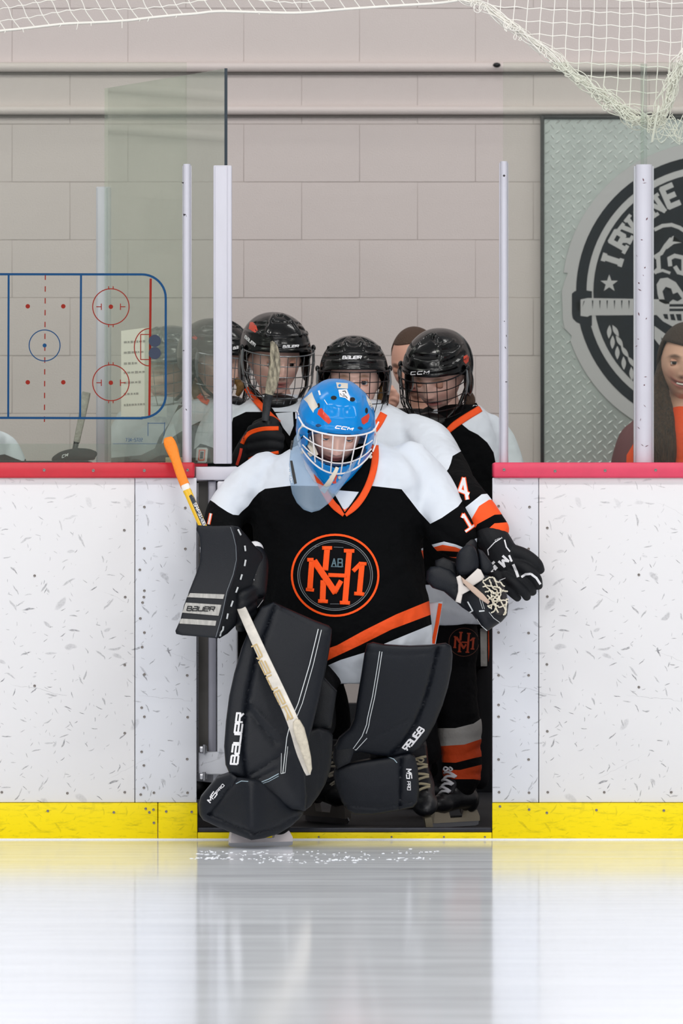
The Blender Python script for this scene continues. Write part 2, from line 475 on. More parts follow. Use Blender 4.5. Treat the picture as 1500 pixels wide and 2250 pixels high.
GL = {
 'B': [[(0, 0), (0, 1), (.85, 1), (.95, .9), (.95, .6), (.85, .52), (0, .52)], [(.85, .52), (1, .42), (1, .1), (.9, 0), (0, 0)]],
 'a': [[(.1, 1), (1, 1), (1, 0), (0, 0), (0, .52), (1, .52)]], 'U': [[(0, 1), (0, 0), (1, 0), (1, 1)]],
 'e': [[(1, 0), (0, 0), (0, 1), (1, 1), (1, .5), (0, .5)]], 'R': [[(0, 0), (0, 1), (1, 1), (1, .5), (0, .5)], [(.55, .5), (1, 0)]],
 'C': [[(1, 1), (.12, 1), (0, .88), (0, .12), (.12, 0), (1, 0)]], 'M': [[(0, 0), (0, 1), (.5, .35), (1, 1), (1, 0)]],
 '5': [[(1, 1), (0, 1), (0, .55), (1, .55), (1, 0), (0, 0)]], 'P': [[(0, 0), (0, 1), (1, 1), (1, .45), (0, .45)]],
 'O': [[(0, 0), (0, 1), (1, 1), (1, 0), (0, 0)]], 'S': [[(1, 1), (0, 1), (0, .5), (1, .5), (1, 0), (0, 0)]],
 '4': [[(.72, 0), (.72, 1), (0, .32), (1.05, .32)]], '1': [[(.2, .78), (.55, 1), (.55, 0)], [(.15, 0), (.95, 0)]],
 'G': [[(1, 1), (0, 1), (0, 0), (1, 0), (1, .5), (.5, .5)]], 'X': [[(0, 0), (1, 1)], [(0, 1), (1, 0)]], 'F': [[(0, 0), (0, 1), (1, 1)], [(0, .5), (.9, .5)]],
 '6': [[(1, 1), (0, 1), (0, 0), (1, 0), (1, .5), (0, .5)]], '2': [[(0, 1), (1, 1), (1, .5), (0, .5), (0, 0), (1, 0)]], '/': [[(0, 0), (1, 1)]],
 'N': [[(0, 0), (0, 1), (1, 0), (1, 1)]], 'E': [[(1, 0), (0, 0), (0, 1), (1, 1)], [(0, .5), (.9, .5)]], 'T': [[(0, 1), (1, 1)], [(.5, 1), (.5, 0)]],
 'A': [[(0, 0), (.5, 1), (1, 0)], [(.22, .4), (.78, .4)]], 'I': [[(.5, 0), (.5, 1)]], 'D': [[(0, 0), (0, 1), (.8, 1), (1, .8), (1, .2), (.8, 0), (0, 0)]],
 'H': [[(0, 0), (0, 1)], [(1, 0), (1, 1)], [(0, .5), (1, .5)]], 'V': [[(0, 1), (.5, 0), (1, 1)]], 'L': [[(0, 1), (0, 0), (1, 0)]], 'K': [[(0, 0), (0, 1)], [(1, 1), (0, .45), (1, 0)]],
 'W': [[(0, 1), (.25, 0), (.5, .7), (.75, 0), (1, 1)]], 'Y': [[(0, 1), (.5, .5), (1, 1)], [(.5, .5), (.5, 0)]], '3': [[(0, 1), (1, 1), (1, 0), (0, 0)], [(.2, .5), (1, .5)]], '0': [[(0, 0), (0, 1), (1, 1), (1, 0), (0, 0)]], '7': [[(0, 1), (1, 1), (.3, 0)]], '-': [[(0, .5), (1, .5)]], ' ': [],
}
def text_polys(txt, org, u, v, gap=.35, wd=2.0):
    """org px, u = px vector of one letter's width, v = px vector of its height"""
    out = []; x = 0.0
    for ch in txt:
        wch = .45 if ch in '/I' else 1.0
        for st in GL[ch]:
            pts = [(org[0]+(x+a*wch)*u[0]+b*v[0], org[1]+(x+a*wch)*u[1]+b*v[1]) for a, b in st]
            out += ribbon(pts, wd)
        x += wch+gap
    return out
def ring_pts(cx, cy, rx, ry, n=40, a0=0, a1=2*PI):
    return [(cx+rx*math.cos(a0+(a1-a0)*k/n), cy+ry*math.sin(a0+(a1-a0)*k/n)) for k in range(n+1)]

def slab(name, outline, Y, thick, mats, parent=None, rnd=6.0, puff=0.0, puffw=30.0, creases=(), step=7.0, smooth_out=0, regions=None, back_round=True, **k):
    """a padded panel: px outline at distance Y (number or function of px), rounded rim, puffed front, stitched creases"""
    if smooth_out: outline = [tuple(p) for p in catmull(outline, smooth_out, closed=True)]
    Yf = Y if callable(Y) else (lambda x, y: Y)
    # even samples along the outline
    pts = []; n = len(outline)
    for i in range(n):
        a = Vector(outline[i]); b = Vector(outline[(i+1) % n]); m = max(1, int((b-a).length/step))
        for j in range(m): pts.append(a.lerp(b, j/m))
    area_ = sum(pts[i].x*pts[(i+1) % len(pts)].y-pts[(i+1) % len(pts)].x*pts[i].y for i in range(len(pts)))/2
    if area_ < 0: pts.reverse()
    nb = len(pts); allp = list(pts); A = np.array([tuple(p) for p in pts]); B = np.roll(A, -1, axis=0); D = B-A; LL = (D**2).sum(1); LL[LL == 0] = 1
    def dist(p):
        q = np.array(p)-A; t = np.clip((q*D).sum(1)/LL, 0, 1); e = q-D*t[:, None]
        return math.sqrt((e**2).sum(1).min())
    poly = [tuple(p) for p in pts]
    for ins in (rnd*.12, rnd*.4, rnd*.95):
        for i in range(nb):
            t = pts[(i+1) % nb]-pts[i-1]
            if t.length < 1e-6: continue
            t.normalize(); q = pts[i]+Vector((-t.y, t.x))*ins
            if inside(q, poly) and dist(q) > ins*.85: allp.append(q)
    x0, x1 = min(A[:, 0]), max(A[:, 0]); y0, y1 = min(A[:, 1]), max(A[:, 1])
    yy = y0; r_ = 0
    while yy < y1:
        xx = x0+(step/2 if r_ % 2 else 0)
        while xx < x1:
            if inside((xx, yy), poly) and dist((xx, yy)) > rnd*1.2: allp.append(Vector((xx, yy)))
            xx += step
        yy += step*.87; r_ += 1
    cr = []
    for c in creases:
        pl = c[0]
        for i in range(len(pl)-1):
            a = Vector(pl[i]); b = Vector(pl[i+1]); m = max(1, int((b-a).length/step)); t = (b-a).normalized(); nn = Vector((-t.y, t.x))
            for j in range(m+1):
                q = a.lerp(b, j/m)
                for s_ in (-1, 0, 1):
                    w_ = q+nn*c[1]*s_
                    if inside(w_, poly) and dist(w_) > rnd*.5: allp.append(w_)
    edges = [(i, (i+1) % nb) for i in range(nb)]
    v2, e2, f2, ov, oe, of = delaunay_2d_cdt([Vector(p[:2]) for p in allp], edges, [list(range(nb))], 2, 1e-4)
    bidx = {}
    for i, o_ in enumerate(ov):
        for q in o_:
            if q < nb: bidx[q] = i
    V = []
    for p in v2:
        d = dist(p); h = rnd*(1-math.sqrt(max(0, 1-(1-min(d/rnd, 1))**2))) if rnd > 0 else 0
        y_ = Yf(p.x, p.y); dy = M(h, y_)-puff*(1-math.exp(-max(0, d-rnd*.5)/puffw))
        for c in creases:
            ds = min(seg_dist(p, c[0][i], c[0][i+1]) for i in range(len(c[0])-1))
            if ds < 3*c[1]: dy += c[2]*math.exp(-(ds/c[1])**2)
        V.append(P(p.x, p.y, y_+dy))
    Fc = [tuple(f) for f in f2]
    bl = [bidx[i] for i in range(nb)]
    c = (sum(p.x for p in pts)/nb, sum(p.y for p in pts)/nb)
    n0 = len(V)
    for i in range(nb):
        y_ = Yf(pts[i].x, pts[i].y); V.append(P(pts[i].x, pts[i].y, y_)+Vector((0, thick-M(rnd, 0)*.6, 0)))
    for i in range(nb):
        q = pts[i]; t = pts[(i+1) % nb]-pts[i-1]; t = t.normalized() if t.length > 1e-6 else Vector((1, 0)); q = q+Vector((-t.y, t.x))*rnd*.5
        y_ = Yf(pts[i].x, pts[i].y); V.append(P(q.x, q.y, y_)+Vector((0, thick, 0)))
    for i in range(nb):
        j = (i+1) % nb; Fc.append((bl[i], bl[j], n0+j, n0+i)); Fc.append((n0+i, n0+j, n0+nb+j, n0+nb+i))
    Fc.append(tuple(n0+nb+i for i in range(nb)))
    if regions: return painted(name, V, Fc, mats, regions, parent, **k)
    return finish(name, V, Fc, mats, parent, **k)
# ================================================================== SETTING
white_sheet = marks_material('white_board_plastic', 'e6e5e7', '56565e', 1.15, .0)
white_sheet2 = marks_material('pale_board_plastic', 'dcdee5', '55555c', 1.1, .0)
yellow = marks_material('yellow_kick_plastic', 'fae000', '6e6a14', .5, .6, '7c7a10')
red_rail = mat('red_rail_plastic', 'cb1c30', .35, var=.04, vscale=30)
pink_rail = mat('pink_rail_plastic', 'dc3a5c', .35, var=.04, vscale=30)
alu = mat('white_painted_aluminium', 'cccbd5', .38, var=.03, vscale=25, stretch=(1, 1, .2))
wallm = mat('painted_block', 'dbd0cc', .75, bump=.25, bscale=220, var=.02, vscale=3)
mortar = mat('painted_mortar', 'c4bbb7', .85, bump=.2, bscale=300)
rubber = mat('black_rubber', '16181f', .75, bump=.3, bscale=160, var=.15, vscale=12)
steel = mat('steel', 'b8b8bc', .3, metal=1.0)
screwm = mat('screw_steel', '8a8480', .45, metal=.6, var=.3, vscale=200)
black_plastic = mat('black_plastic', '0c0d10', .35)
glass = glass_material('rink_glass', 'fafcf9', .0, .012, 'dfe8e2')
glass_door = glass_material('door_glass', 'f9fcf8', .0, .075, 'd4e2d6')
glass_edge = mat('glass_edge_seal', '22303a', .2)

def st(o): return tag(o, kind='structure')
# ice
ice = MB().box((-14, -40, -.05), (14, -.002, 0)).build('floor', ice_material(), keep=True); st(ice)
caulk = MB().box((-3.2, -.006, 0.0), (3.2, .0, .004)).build('trim_1', mat('ice_edge', 'f2f3f4', .5)); st(caulk)
# bench floor
bf = MB().box((-7.2, .135, -.05), (7.2, 2.8, .018)).build('floor', rubber); st(bf)

# ---- block wall
wb = empty('wall_back', P(750, 1845, 2.7), kind='structure')
WY = 2.7
MB().box((-7.5, WY+.003, -.05), (7.5, WY+.12, 5.2)).build('mortar_bed', mortar, wb)
bmk = MB().box((-.2028, 0, .0009), (.2028, .05, .2023), bev=.0013)
blk_me = None
z0 = 2.158-.2032*10
rb = random.Random(3)
for c in range(17):
    zc = z0+c*.2032
    off = -.343 if c % 2 == 0 else -.343+.2032
    for k in range(-7, 10):
        xc = off+.2032+k*.4064
        if abs(xc) > 3.0: continue
        if blk_me is None:
            o = finish('block', [v for v in bmk.v], bmk.f, wallm, wb, keep=False, sharp=20)
            blk_me = o.data
            # mesh was stored relative to the wall base: shift it back to its own corner
            for v in blk_me.vertices: v.co += wb.location
        else:
            o = bpy.data.objects.new('block', blk_me); COL.objects.link(o); o.parent = wb
        o.location = Vector((xc, WY+rb.uniform(-.0006, .0012), zc))-wb.location
# painted conduit bands high on the wall
for yp, rr in ((147, .016), (242, .015)):
    z = P(0, yp, 2.66).z
    mb = MB().tube([(-7.2+i*.6, 2.682, z) for i in range(25)], rr, 14)
    mb.box((-7.2, 2.69, z+rr*.6), (7.2, 2.70, z+rr*1.3))
    o = mb.build('trim_2', wallm); st(o)
    ob = MB().box((-7.2, 2.684, z-rr*1.5), (7.2, 2.70, z-rr*1.02)).build('shadow_strip', mat('shadow_grey', '6e6864', .9), o)  # solid grey strip stands in for the shadow under the band
# junction knob on the upper band
cj = P(1091, 143, 2.64)
o = finish('conduit_clip', *ellip(cj, (.014, .012, .009), 12, 8), black_plastic); tag(o, 'small black clip on the upper wall conduit', 'clip')
# black rubber base along the wall and dark bench base
o = MB().box((-7.2, 2.66, .018), (7.2, 2.70, .33), bev=.004).build('baseboard_back', rubber); st(o)

# ---- dasher boards
def boards(side):
    L_ = side == 'left'
    root = empty('dasher_boards', P(215 if L_ else 1290, 1845, 0), 'white scuffed rink boards %s, under glass' % ('left of the gate with red top rail' if L_ else 'right of the gate with pink top rail'), 'rink boards')
    if L_: sheets = [(-1250, -520, white_sheet), (-519, 295.5, white_sheet), (297, 431.5, white_sheet2)]
    else: sheets = [(1081.5, 1182.5, white_sheet2), (1184, 1900, white_sheet), (1901.5, 2700, white_sheet)]
    for x0, x1, m in sheets:
        a = P(x0, 1763, 0); b = P(x1, 1050, 0)
        MB().box((a.x, 0, a.z), (b.x, .012, b.z), bev=.0015).build('board_sheet', m, root)
    xs = [(-1250, -400), (-399, 346), (347.5, 433.5)] if L_ else [(1081, 1800), (1801, 2700)]
    for x0, x1 in xs:
        a = P(x0, 1844, -.002); b = P(x1, 1764, -.002)
        MB().box((a.x, -.006, .003), (b.x, .012, b.z), bev=.002).build('kick_plate', yellow, root)
    ex = (-1250, 427) if L_ else (1083, 2700)
    a = P(ex[0], 1050, -.015); b = P(ex[1], 1016, -.015)
    MB().box((a.x, -.015, a.z), (b.x, .13, b.z), bev=.006).build('top_rail', red_rail if L_ else pink_rail, root)
    # frame behind the sheets
    e0, e1 = (-1250, 431) if L_ else (1082, 2700)
    a = P(e0, 1800, .06); b = P(e1, 1052, .06)
    fr = MB().box((a.x, .013, .0), (b.x, .11, .05)).box((a.x, .013, b.z-.05), (b.x, .11, b.z-.003))
    for xx in ((431-12, 431), (297, 310), (0, 15), (-400, -385), (-1250, -1235)) if L_ else ((1082, 1094), (1184, 1197), (1500, 1515), (1900, 1915), (2680, 2700)):
        fr.box((P(xx[0], 0, .0).x+.001, .013, .05), (P(xx[1], 0, 0).x-.001, .11, b.z-.05))
    fr.build('support_frame', alu, root)
    MB().box((a.x, .112, .02), (b.x, .124, b.z)).build('back_sheet', white_sheet2, root)
    return root
bl = boards('left'); br = boards('right')
scr_me = None
def screw(x, y, root, Y=-.0008, s=1.0):
    global scr_me
    c = P(x, y, Y)
    if scr_me is None:
        V, Fc = [], []
        for r_, yy in ((.0052, .0006), (.0052, -.0008), (.0040, -.0014), (.0022, -.0010), (0.0016, .0004)):
            for k in range(12): V.append(Vector((r_*math.cos(2*PI*k/12), yy, r_*math.sin(2*PI*k/12))))
        for i in range(4):
            for k in range(12): Fc.append((i*12+k, i*12+(k+1) % 12, (i+1)*12+(k+1) % 12, (i+1)*12+k))
        Fc.append(tuple(48+k for k in range(12)))
        scr_me = bpy.data.meshes.new('screw'); scr_me.from_pydata(V, [], Fc); scr_me.materials.append(screwm)
    o = bpy.data.objects.new('screw', scr_me); COL.objects.link(o); o.parent = root; o.location = c-root.location; o.scale = (s, 1, s)
for x, y in [(97, 1033), (205, 1034), (317, 1034), (412, 1033)]: screw(x, y, bl, -.0158, .9)
for x, y in [(1107, 1032), (1219, 1035), (1329, 1034), (1440, 1033)]: screw(x, y, br, -.0158, .9)
for x, y in [(273, 1165), (76, 1265), (275, 1312), (274, 1461), (76, 1507), (274, 1611), (4, 1741), (148, 1743), (274, 1741),
             (317, 1114), (407, 1116), (317, 1205), (407, 1206), (307, 1252), (317, 1298), (316, 1312), (313, 1324), (308, 1359), (317, 1390), (312, 1422), (317, 1482), (411, 1484), (311, 1555), (317, 1575), (412, 1576), (311, 1652), (411, 1668), (316, 1682), (316, 1731), (309, 1746), (338, 1742), (412, 1742)]: screw(x, y, bl, -.0006, .8)
for x, y in [(105, 1782), (250, 1785), (320, 1777), (328, 1785), (337, 1779), (365, 1783), (421, 1784), (338, 1808)]: screw(x, y, bl, -.0066, .8)
for x, y in [(1095, 1112), (1163, 1114), (1161, 1206), (1095, 1390), (1161, 1391), (1095, 1484), (1161, 1484), (1095, 1549), (1095, 1575), (1161, 1576), (1095, 1669), (1161, 1669), (1096, 1741), (1162, 1742),
             (1202, 1160), (1403, 1263), (1202, 1311), (1201, 1460), (1403, 1510), (1202, 1607), (1203, 1741), (1327, 1741), (1474, 1741)]: screw(x, y, br, -.0006, .8)
for x, y in [(1098, 1772), (1162, 1779), (1201, 1786), (1310, 1780), (1458, 1781)]: screw(x, y, br, -.0066, .8)

# ---- threshold of the gate
th = empty('trim_3', P(756, 1845, .05), kind='structure')
a = P(434.5, 1845, 0); b = P(1080, 1829, 0)
MB().box((a.x, -.005, .003), (b.x, .02, b.z), bev=.001).build('kick_plate', yellow, th)
a2 = P(434.5, 1827, .0)
MB().box((a.x, .0, b.z+.0005), (b.x, .03, a2.z+.012), bev=.002).build('sill_lip', mat('dark_sill_metal', '2a2c34', .35, metal=.4, var=.2, vscale=30), th)
MB().box((a.x, .03, .0), (b.x, .135, a2.z+.006)).build('sill_board', rubber, th)
for x in (860, 975, 1065, 700): screw(x, 1839, th, -.0056, .6)

# ---- glass panes and posts of the fixed barrier
def pane(name, x0, x1, Y, ytop, root):
    a = P(x0, ytop, Y); b = P(x1, 1016, Y)
    return MB().box((a.x, Y, b.z), (b.x, Y+.012, a.z)).build(name, glass, root)
gp = {}
for nm, x0, x1, yt, root in (('l', -620, 410, 137, bl), ('r1', 1105, 1414, 137, br), ('r2', 1420, 2100, 137, br)):
    gp[nm] = pane('glass_pane', x0, x1, .055, yt, root)
scuff = mat('black_scuff', '1c1416', .6)
brown_scuff = mat('brown_scuff', '6a4850', .6)
def post(x0, x1, ytop, Y, r, ybot=1016, rounded=True, d=.05, scuffs=()):
    cx = P((x0+x1)/2, 0, Y).x; hx = M((x1-x0)/2, Y); zt = P(0, ytop, Y).z; zb = P(0, ybot, Y).z
    n = 14; prof = []
    for k in range(n+1):
        a = PI*k/n; prof.append((cx-hx*.82*math.cos(a), Y+d*.5-d*.5*math.sin(a)**.6))
    prof += [(cx+hx*.82, Y+d), (cx-hx*.82, Y+d)]
    m = len(prof); V = [Vector((x, y, zb)) for x, y in prof]+[Vector((x, y, zt)) for x, y in prof]
    Fc = [(i, (i+1) % m, m+(i+1) % m, m+i) for i in range(m)]+[tuple(range(m)), tuple(range(2*m-1, m-1, -1))]
    body = finish('glass_post', V, Fc, alu, r, sharp=40)
    MB().box((cx-hx, Y+d*.45, zb), (cx-hx*.8, Y+d, zt-.004), bev=.001).box((cx+hx*.8, Y+d*.45, zb), (cx+hx, Y+d, zt-.004), bev=.001).build('side_flange', alu, body)
    pol = []
    for (sx, sy, sl, sw, an) in scuffs:
        c, s_ = math.cos(an), math.sin(an)
        pol.append([(sx-sl*c, sy-sl*s_), (sx+sw*s_, sy-sw*c), (sx+sl*c, sy+sl*s_), (sx-sw*s_, sy+sw*c)])
    decals('scuff_mark', [[p] for p in pol], [body], brown_scuff if len(pol) > 6 else scuff, body, off=.0006, maxlen=8)
    return body
post(400, 420, 360, .035, bl, scuffs=[(403, 402, 5, 1.8, .2), (406, 473, 5, 3, .7), (404, 770, 5, 1, -.3), (409, 900, 3, 1, 1)])
post(1097, 1117, 354, .035, br, scuffs=[(1107, 386, 3, 3, 0), (1108, 706, 5, 1, .2), (1111, 839, 5, 1, 0), (1112, 738, 3, .8, 1.4), (1110, 764, 4, .8, 1)])
rs = random.Random(5)
post(1393, 1437, 361, .03, br, d=.06,
     scuffs=[(1410+rs.uniform(-12, 12), yy, rs.uniform(2, 5), rs.uniform(.6, 1.8), rs.uniform(-1.4, 1.4)) for yy in (395, 402, 481, 527, 562, 588, 605, 622, 637, 690, 700, 745, 760, 828, 846, 892, 922, 940, 980, 978)])
# upper clear joint strip above the right post
a = P(1407, 140, .05); b = P(1421, 361, .05)
o = MB().box((a.x, .050, b.z), (b.x, .0545, a.z)).build('joint_strip', glass_material('clear_strip', 'eef2ee', .0, .06, 'dfe6e2')); tag(o, 'clear plastic joint strip above the thick right glass post', 'strip')
# bottom channel of the left glass
a = P(-620, 975, .07); b = P(398, 1014, .07)
o = MB().box((a.x, .07, b.z), (b.x, .074, a.z)).build('splash_strip', glass_material('milky_strip', 'f2f5f3', .0, .06, 'dde4e0')); tag(o, 'milky clear strip along the foot of the left glass', 'strip')

# ---- the gate, swung inwards
dr = empty('door_1', P(495, 1725, .06), kind='structure')
H = P(497, 0, .07); E = P(228, 0, .93); dv = Vector((E.x-H.x, E.y-H.y, 0)); dl = dv.length; dv.normalize(); dn = Vector((dv.y, -dv.x, 0))
if dn.y > 0: dn = -dn
def dbox(mb, s0, s1, t0, t1, z0, z1):
    c = []
    for z in (z0, z1):
        for s_, t in ((s0, t0), (s1, t0), (s1, t1), (s0, t1)):
            q = Vector((H.x, H.y, 0))+dv*s_+dn*t; c.append(Vector((q.x, q.y, z)))
    return mb.add(c, [(0, 1, 2, 3), (7, 6, 5, 4), (0, 4, 5, 1), (1, 5, 6, 2), (2, 6, 7, 3), (3, 7, 4, 0)])
dbox(MB(), .03, dl, -.03, -.01, .17, 1.09).build('door_skin', white_sheet2, dr, smooth=False)
dbox(MB(), .03, dl, .012, .03, .17, 1.09).build('door_skin', white_sheet2, dr, smooth=False)
dbox(MB(), .0, dl, -.034, .034, 1.095, 1.14).build('door_cap', alu, dr, smooth=False)
dbox(MB(), .22, dl, -.036, .036, 1.1405, 1.15).build('cap_rail', red_rail, dr, smooth=False)
a = P(477, 1655, .03); b = P(522, 1057, .03)
MB().box((a.x, .03, a.z), (b.x, .10, b.z), bev=.006).build('door_stile', white_sheet2, dr)
a = P(430, 1055, .03); b = P(545, 1026, .03)
MB().box((a.x, .03, a.z), (b.x, .12, b.z), bev=.003).build('frame_header', alu, dr)
a = P(436, 1702, .035); b = P(524, 1652, .035)
MB().box((a.x, .035, a.z), (b.x, .09, b.z), bev=.005).build('lower_hinge_box', white_sheet2, dr)
a = P(457, 1652, .06); b = P(475, 1057, .06)
MB().box((a.x, .06, a.z), (b.x, .09, b.z), bev=.003).build('aluminium_strip', mat('grey_aluminium', '9a9aa4', .4, metal=.3), dr)
a = P(436, 1657, .11); b = P(458, 1057, .11)
MB().box((a.x, .11, a.z), (b.x, .13, b.z)).build('gap_shade_strip', mat('gap_shade_grey', '6d6a66', .6, var=.2, vscale=5), dr)  # grey strip stands in for the dark gap beside the gate
mb = MB()
for yy in (1646, 1706, 1208):
    c = P(446, yy, .03); mb.box((c.x-.012, .02, c.z-.010), (c.x+.012, .05, c.z+.010), bev=.003).tube([(c.x+.004, .018, c.z-.012), (c.x+.004, .018, c.z+.014)], .005, 8)
mb.build('hinge', steel, dr)
gz0, gz1 = 1.15, 2.358
dbox(MB(), .005, dl-.02, -.006, .006, gz0, gz1).build('glass_pane', glass_door, dr, smooth=False)
q = P(493, 0, .058); q2 = P(499.5, 0, .058)
MB().box((q.x, .052, gz0), (q2.x, .064, gz1)).build('edge_seal', glass_edge, dr)
def dpost(x0, x1, yt, Y, name):
    a = P(x0, 1019, Y); b = P(x1, yt, Y)
    w_ = b.x-a.x
    mb = MB().box((a.x, Y, a.z), (b.x, Y+.05, b.z), bev=.004)
    mb.box((a.x+w_*.10, Y-.004, a.z), (a.x+w_*.75, Y+.002, b.z-.003), bev=.0015)
    return mb.build(name, alu, dr)
dpost(468.5, 509, 363, .036, 'door_post'); dpost(211, 243, 410, .95, 'door_post')

# ---- rink diagram printed on the left pane
blue_ink = mat('blue_ink', '1d4872', .7, spec=.1); red_ink = mat('red_ink', '8c2a20', .7, spec=.1); navy = mat('navy_plastic', '1c2a44', .4)
dg = []
top = [(-400, 602), (312, 603)]; arc = [(312+52*math.sin(t), 655-52*math.cos(t)) for t in [PI/2*k/10 for k in range(11)]]
arc2 = [(312+52*math.cos(t), 868+50*math.sin(t)) for t in [PI/2*k/10 for k in range(11)]]
dg += ribbon(top+arc+arc2+[(312, 919), (-400, 917)], 5)
dg += ribbon([(19, 603), (18, 917)], 4.5)+ribbon([(178, 603), (176, 918)], 4.5)
decal('centre_circle', ribbon(ring_pts(98, 759, 34, 34), 2.2)+[ring_pts(98, 759, 4.5, 4.5, 12)], [gp['l']], blue_ink, gp['l'], off=.001, maxlen=60)
decal('diagram_outline', dg, [gp['l']], blue_ink, gp['l'], off=.001, maxlen=60)
dgs = []
for k in range(13): dgs.append(ribbon([(99.5-k*.15, 603+k*26), (99.4-k*.15, 603+k*26+12)], 2.4))
dgs.append(ribbon([(331, 612), (328, 914)], 5)+ribbon(ring_pts(328, 763, 33, 41, 20, PI/2, 3*PI/2), 2.2)+ribbon([(328, 735), (309, 735), (309, 790), (328, 790)], 2))
for cy in (674, 841):
    dg = ribbon(ring_pts(243.5, cy, 40, 39.5), 2.2)+[ring_pts(243.5, cy, 5, 5, 12)]
    for s_ in (-1, 1):
        dg += ribbon([(243.5+s_*21, cy-7), (243.5+s_*21, cy+7)], 2)+ribbon([(243.5+s_*21, cy), (243.5+s_*32, cy)], 2)
        dg += ribbon([(243.5+s_*5, cy-45), (243.5+s_*5, cy-38)], 2)+ribbon([(243.5+s_*5, cy+38), (243.5+s_*5, cy+45)], 2)
    dgs.append(dg)
for x in (61, 139):
    for y in (673, 840): dgs.append([ring_pts(x, y, 5, 5, 12)])
decals('red_diagram_mark', dgs, [gp['l']], red_ink, gp['l'], off=.001, maxlen=60)
dg = ribbon([(325, 930), (362, 930)], 1.2)+ribbon([(325, 928), (325, 958)], 1.2)+ribbon([(362, 928), (360, 958)], 1.2)+ribbon([(248, 975), (345, 975)], .8)
dg += text_polys('734-5722', (276, 970), (3.2, 0), (0, -7), .5, .8)
decal('small_blue_print', dg, [gp['l']], blue_ink, gp['l'], off=.001, maxlen=60)
for i, (x, y) in enumerate(((340, 749), (340, 776))):
    c = P(x, y, .05)
    V, Fc = tube([c+Vector((0, -.003, 0)), c+Vector((0, .004, 0))], M(13.5), 24)
    o = finish('magnet', V, Fc, navy, sharp=30); tag(o, 'round navy magnet on the rink diagram, %s of two' % ('upper' if i == 0 else 'lower'), 'magnet', 'navy magnets on the glass')
# paper sheet taped to the door glass
def skew_sheet(pts, Y): return [P(x, y, Y) for x, y in pts]
pp = [(266, 727), (327, 719), (330, 915), (266, 915)]
V = skew_sheet(pp, .62)+[v+Vector((0, .0015, 0)) for v in skew_sheet(pp, .62)]
paper = finish('paper_sheet', V, [(0, 1, 2, 3), (7, 6, 5, 4), (0, 4, 5, 1), (1, 5, 6, 2), (2, 6, 7, 3), (3, 7, 4, 0)], mat('paper', 'e9e6da', .8), smooth=False)
tag(paper, 'white printed paper sheet seen behind the rink diagram', 'paper')
pr = []
rp = random.Random(2)
for k, yy in enumerate((752, 775, 799, 819, 841, 866, 890)):
    x = 272
    while x < 318-(k % 3)*8:
        ln = rp.uniform(3, 7); pr += ribbon([(x, yy-(x-272)*.05), (x+ln, yy-(x+ln-272)*.05)], rp.choice((4, 5, 3.5))); x += ln+rp.uniform(1.2, 2.4)
decal('printed_lines', pr, None, mat('faded_ink', 'a8a49c', .8), paper, Yd=.62, off=.0008, maxlen=60)

# ---- diamond plate sign on the wall
sg = empty('wall_sign', P(1560, 1100, 2.66), 'diamond plate wall sign with round navy and silver hockey emblem', 'sign')
DY = 2.672
dplate = mat('diamond_plate_metal', 'aab0ae', .28, metal=.45, var=.06, vscale=14)
lugm = mat('tread_highlight_metal', 'fafcfa', .3, metal=.2)  # near-white so the treads carry their highlights in the colour
a = P(1195, 1080, DY); b = P(1960, 262, DY)
plate = MB().box((a.x, DY, a.z), (b.x, DY+.006, b.z)).build('plate', dplate, sg)
a = P(1187, 1084, DY); b = P(1968, 254, DY); q = P(1195, 262, DY); q2 = P(1960, 1080, DY)
MB().box((a.x, DY-.014, a.z), (q.x, DY+.01, b.z), bev=.001).box((q2.x, DY-.014, a.z), (b.x, DY+.01, b.z), bev=.001).box((q.x, DY-.014, q.z), (q2.x, DY+.01, b.z), bev=.001).box((q.x, DY-.014, a.z), (q2.x, DY+.01, q2.z), bev=.001).build('sign_frame', black_plastic, sg)
CX, CY = 1566, 642
mb = MB()
ri = 0; yy = 268.0
while yy < 1076:
    xx = 1202.0+(ri % 2)*11.5
    while xx < 1956:
        if math.hypot(xx-CX, yy-CY) > 336:
            an = R(38) if ri % 2 == 0 else R(-52)
            c = P(xx, yy, DY); L1, W1, hh = M(8.4, DY), M(2.3, DY), .006
            u_ = Vector((math.cos(an), 0, math.sin(an))); v_ = Vector((-math.sin(an), 0, math.cos(an)))
            top_ = c+Vector((0, -hh, 0))
            mb.add([c-u_*L1, c-v_*W1, c+u_*L1, c+v_*W1, top_-u_*L1*.45, top_+u_*L1*.45], [(0, 1, 4), (1, 5, 4), (1, 2, 5), (2, 3, 5), (3, 4, 5), (3, 0, 4)])
        xx += 23
    yy += 11; ri += 1
o = mb.build('raised_treads', lugm, sg, smooth=False); tag(o, kind='stuff')
def ring_poly(r0, r1, a0, a1, n=60, cx=CX, cy=CY):
    out = []
    for k in range(n):
        t0 = a0+(a1-a0)*k/n; t1 = a0+(a1-a0)*(k+1)/n
        out.append([(cx+r0*math.cos(t0), cy+r0*math.sin(t0)), (cx+r1*math.cos(t0), cy+r1*math.sin(t0)), (cx+r1*math.cos(t1), cy+r1*math.sin(t1)), (cx+r0*math.cos(t1), cy+r0*math.sin(t1))])
    return out
silver = mat('silver_vinyl', 'bdbbbc', .5); navyv = mat('navy_vinyl', '10161f', .5, var=.3, vscale=20, spec=.12)
disc = [(CX+331*math.cos(2*PI*k/96), CY+331*math.sin(2*PI*k/96)) for k in range(96)]
disc = [p for p in disc if not (p[0] < 1262 and abs(p[1]-672) < 62)]
i0 = max(i for i, p in enumerate(disc) if p[1] > CY and p[0] < 1300 )
bulge = [(1256, 738), (1240, 722), (1236, 700), (1234, 640), (1240, 618), (1247, 600)]
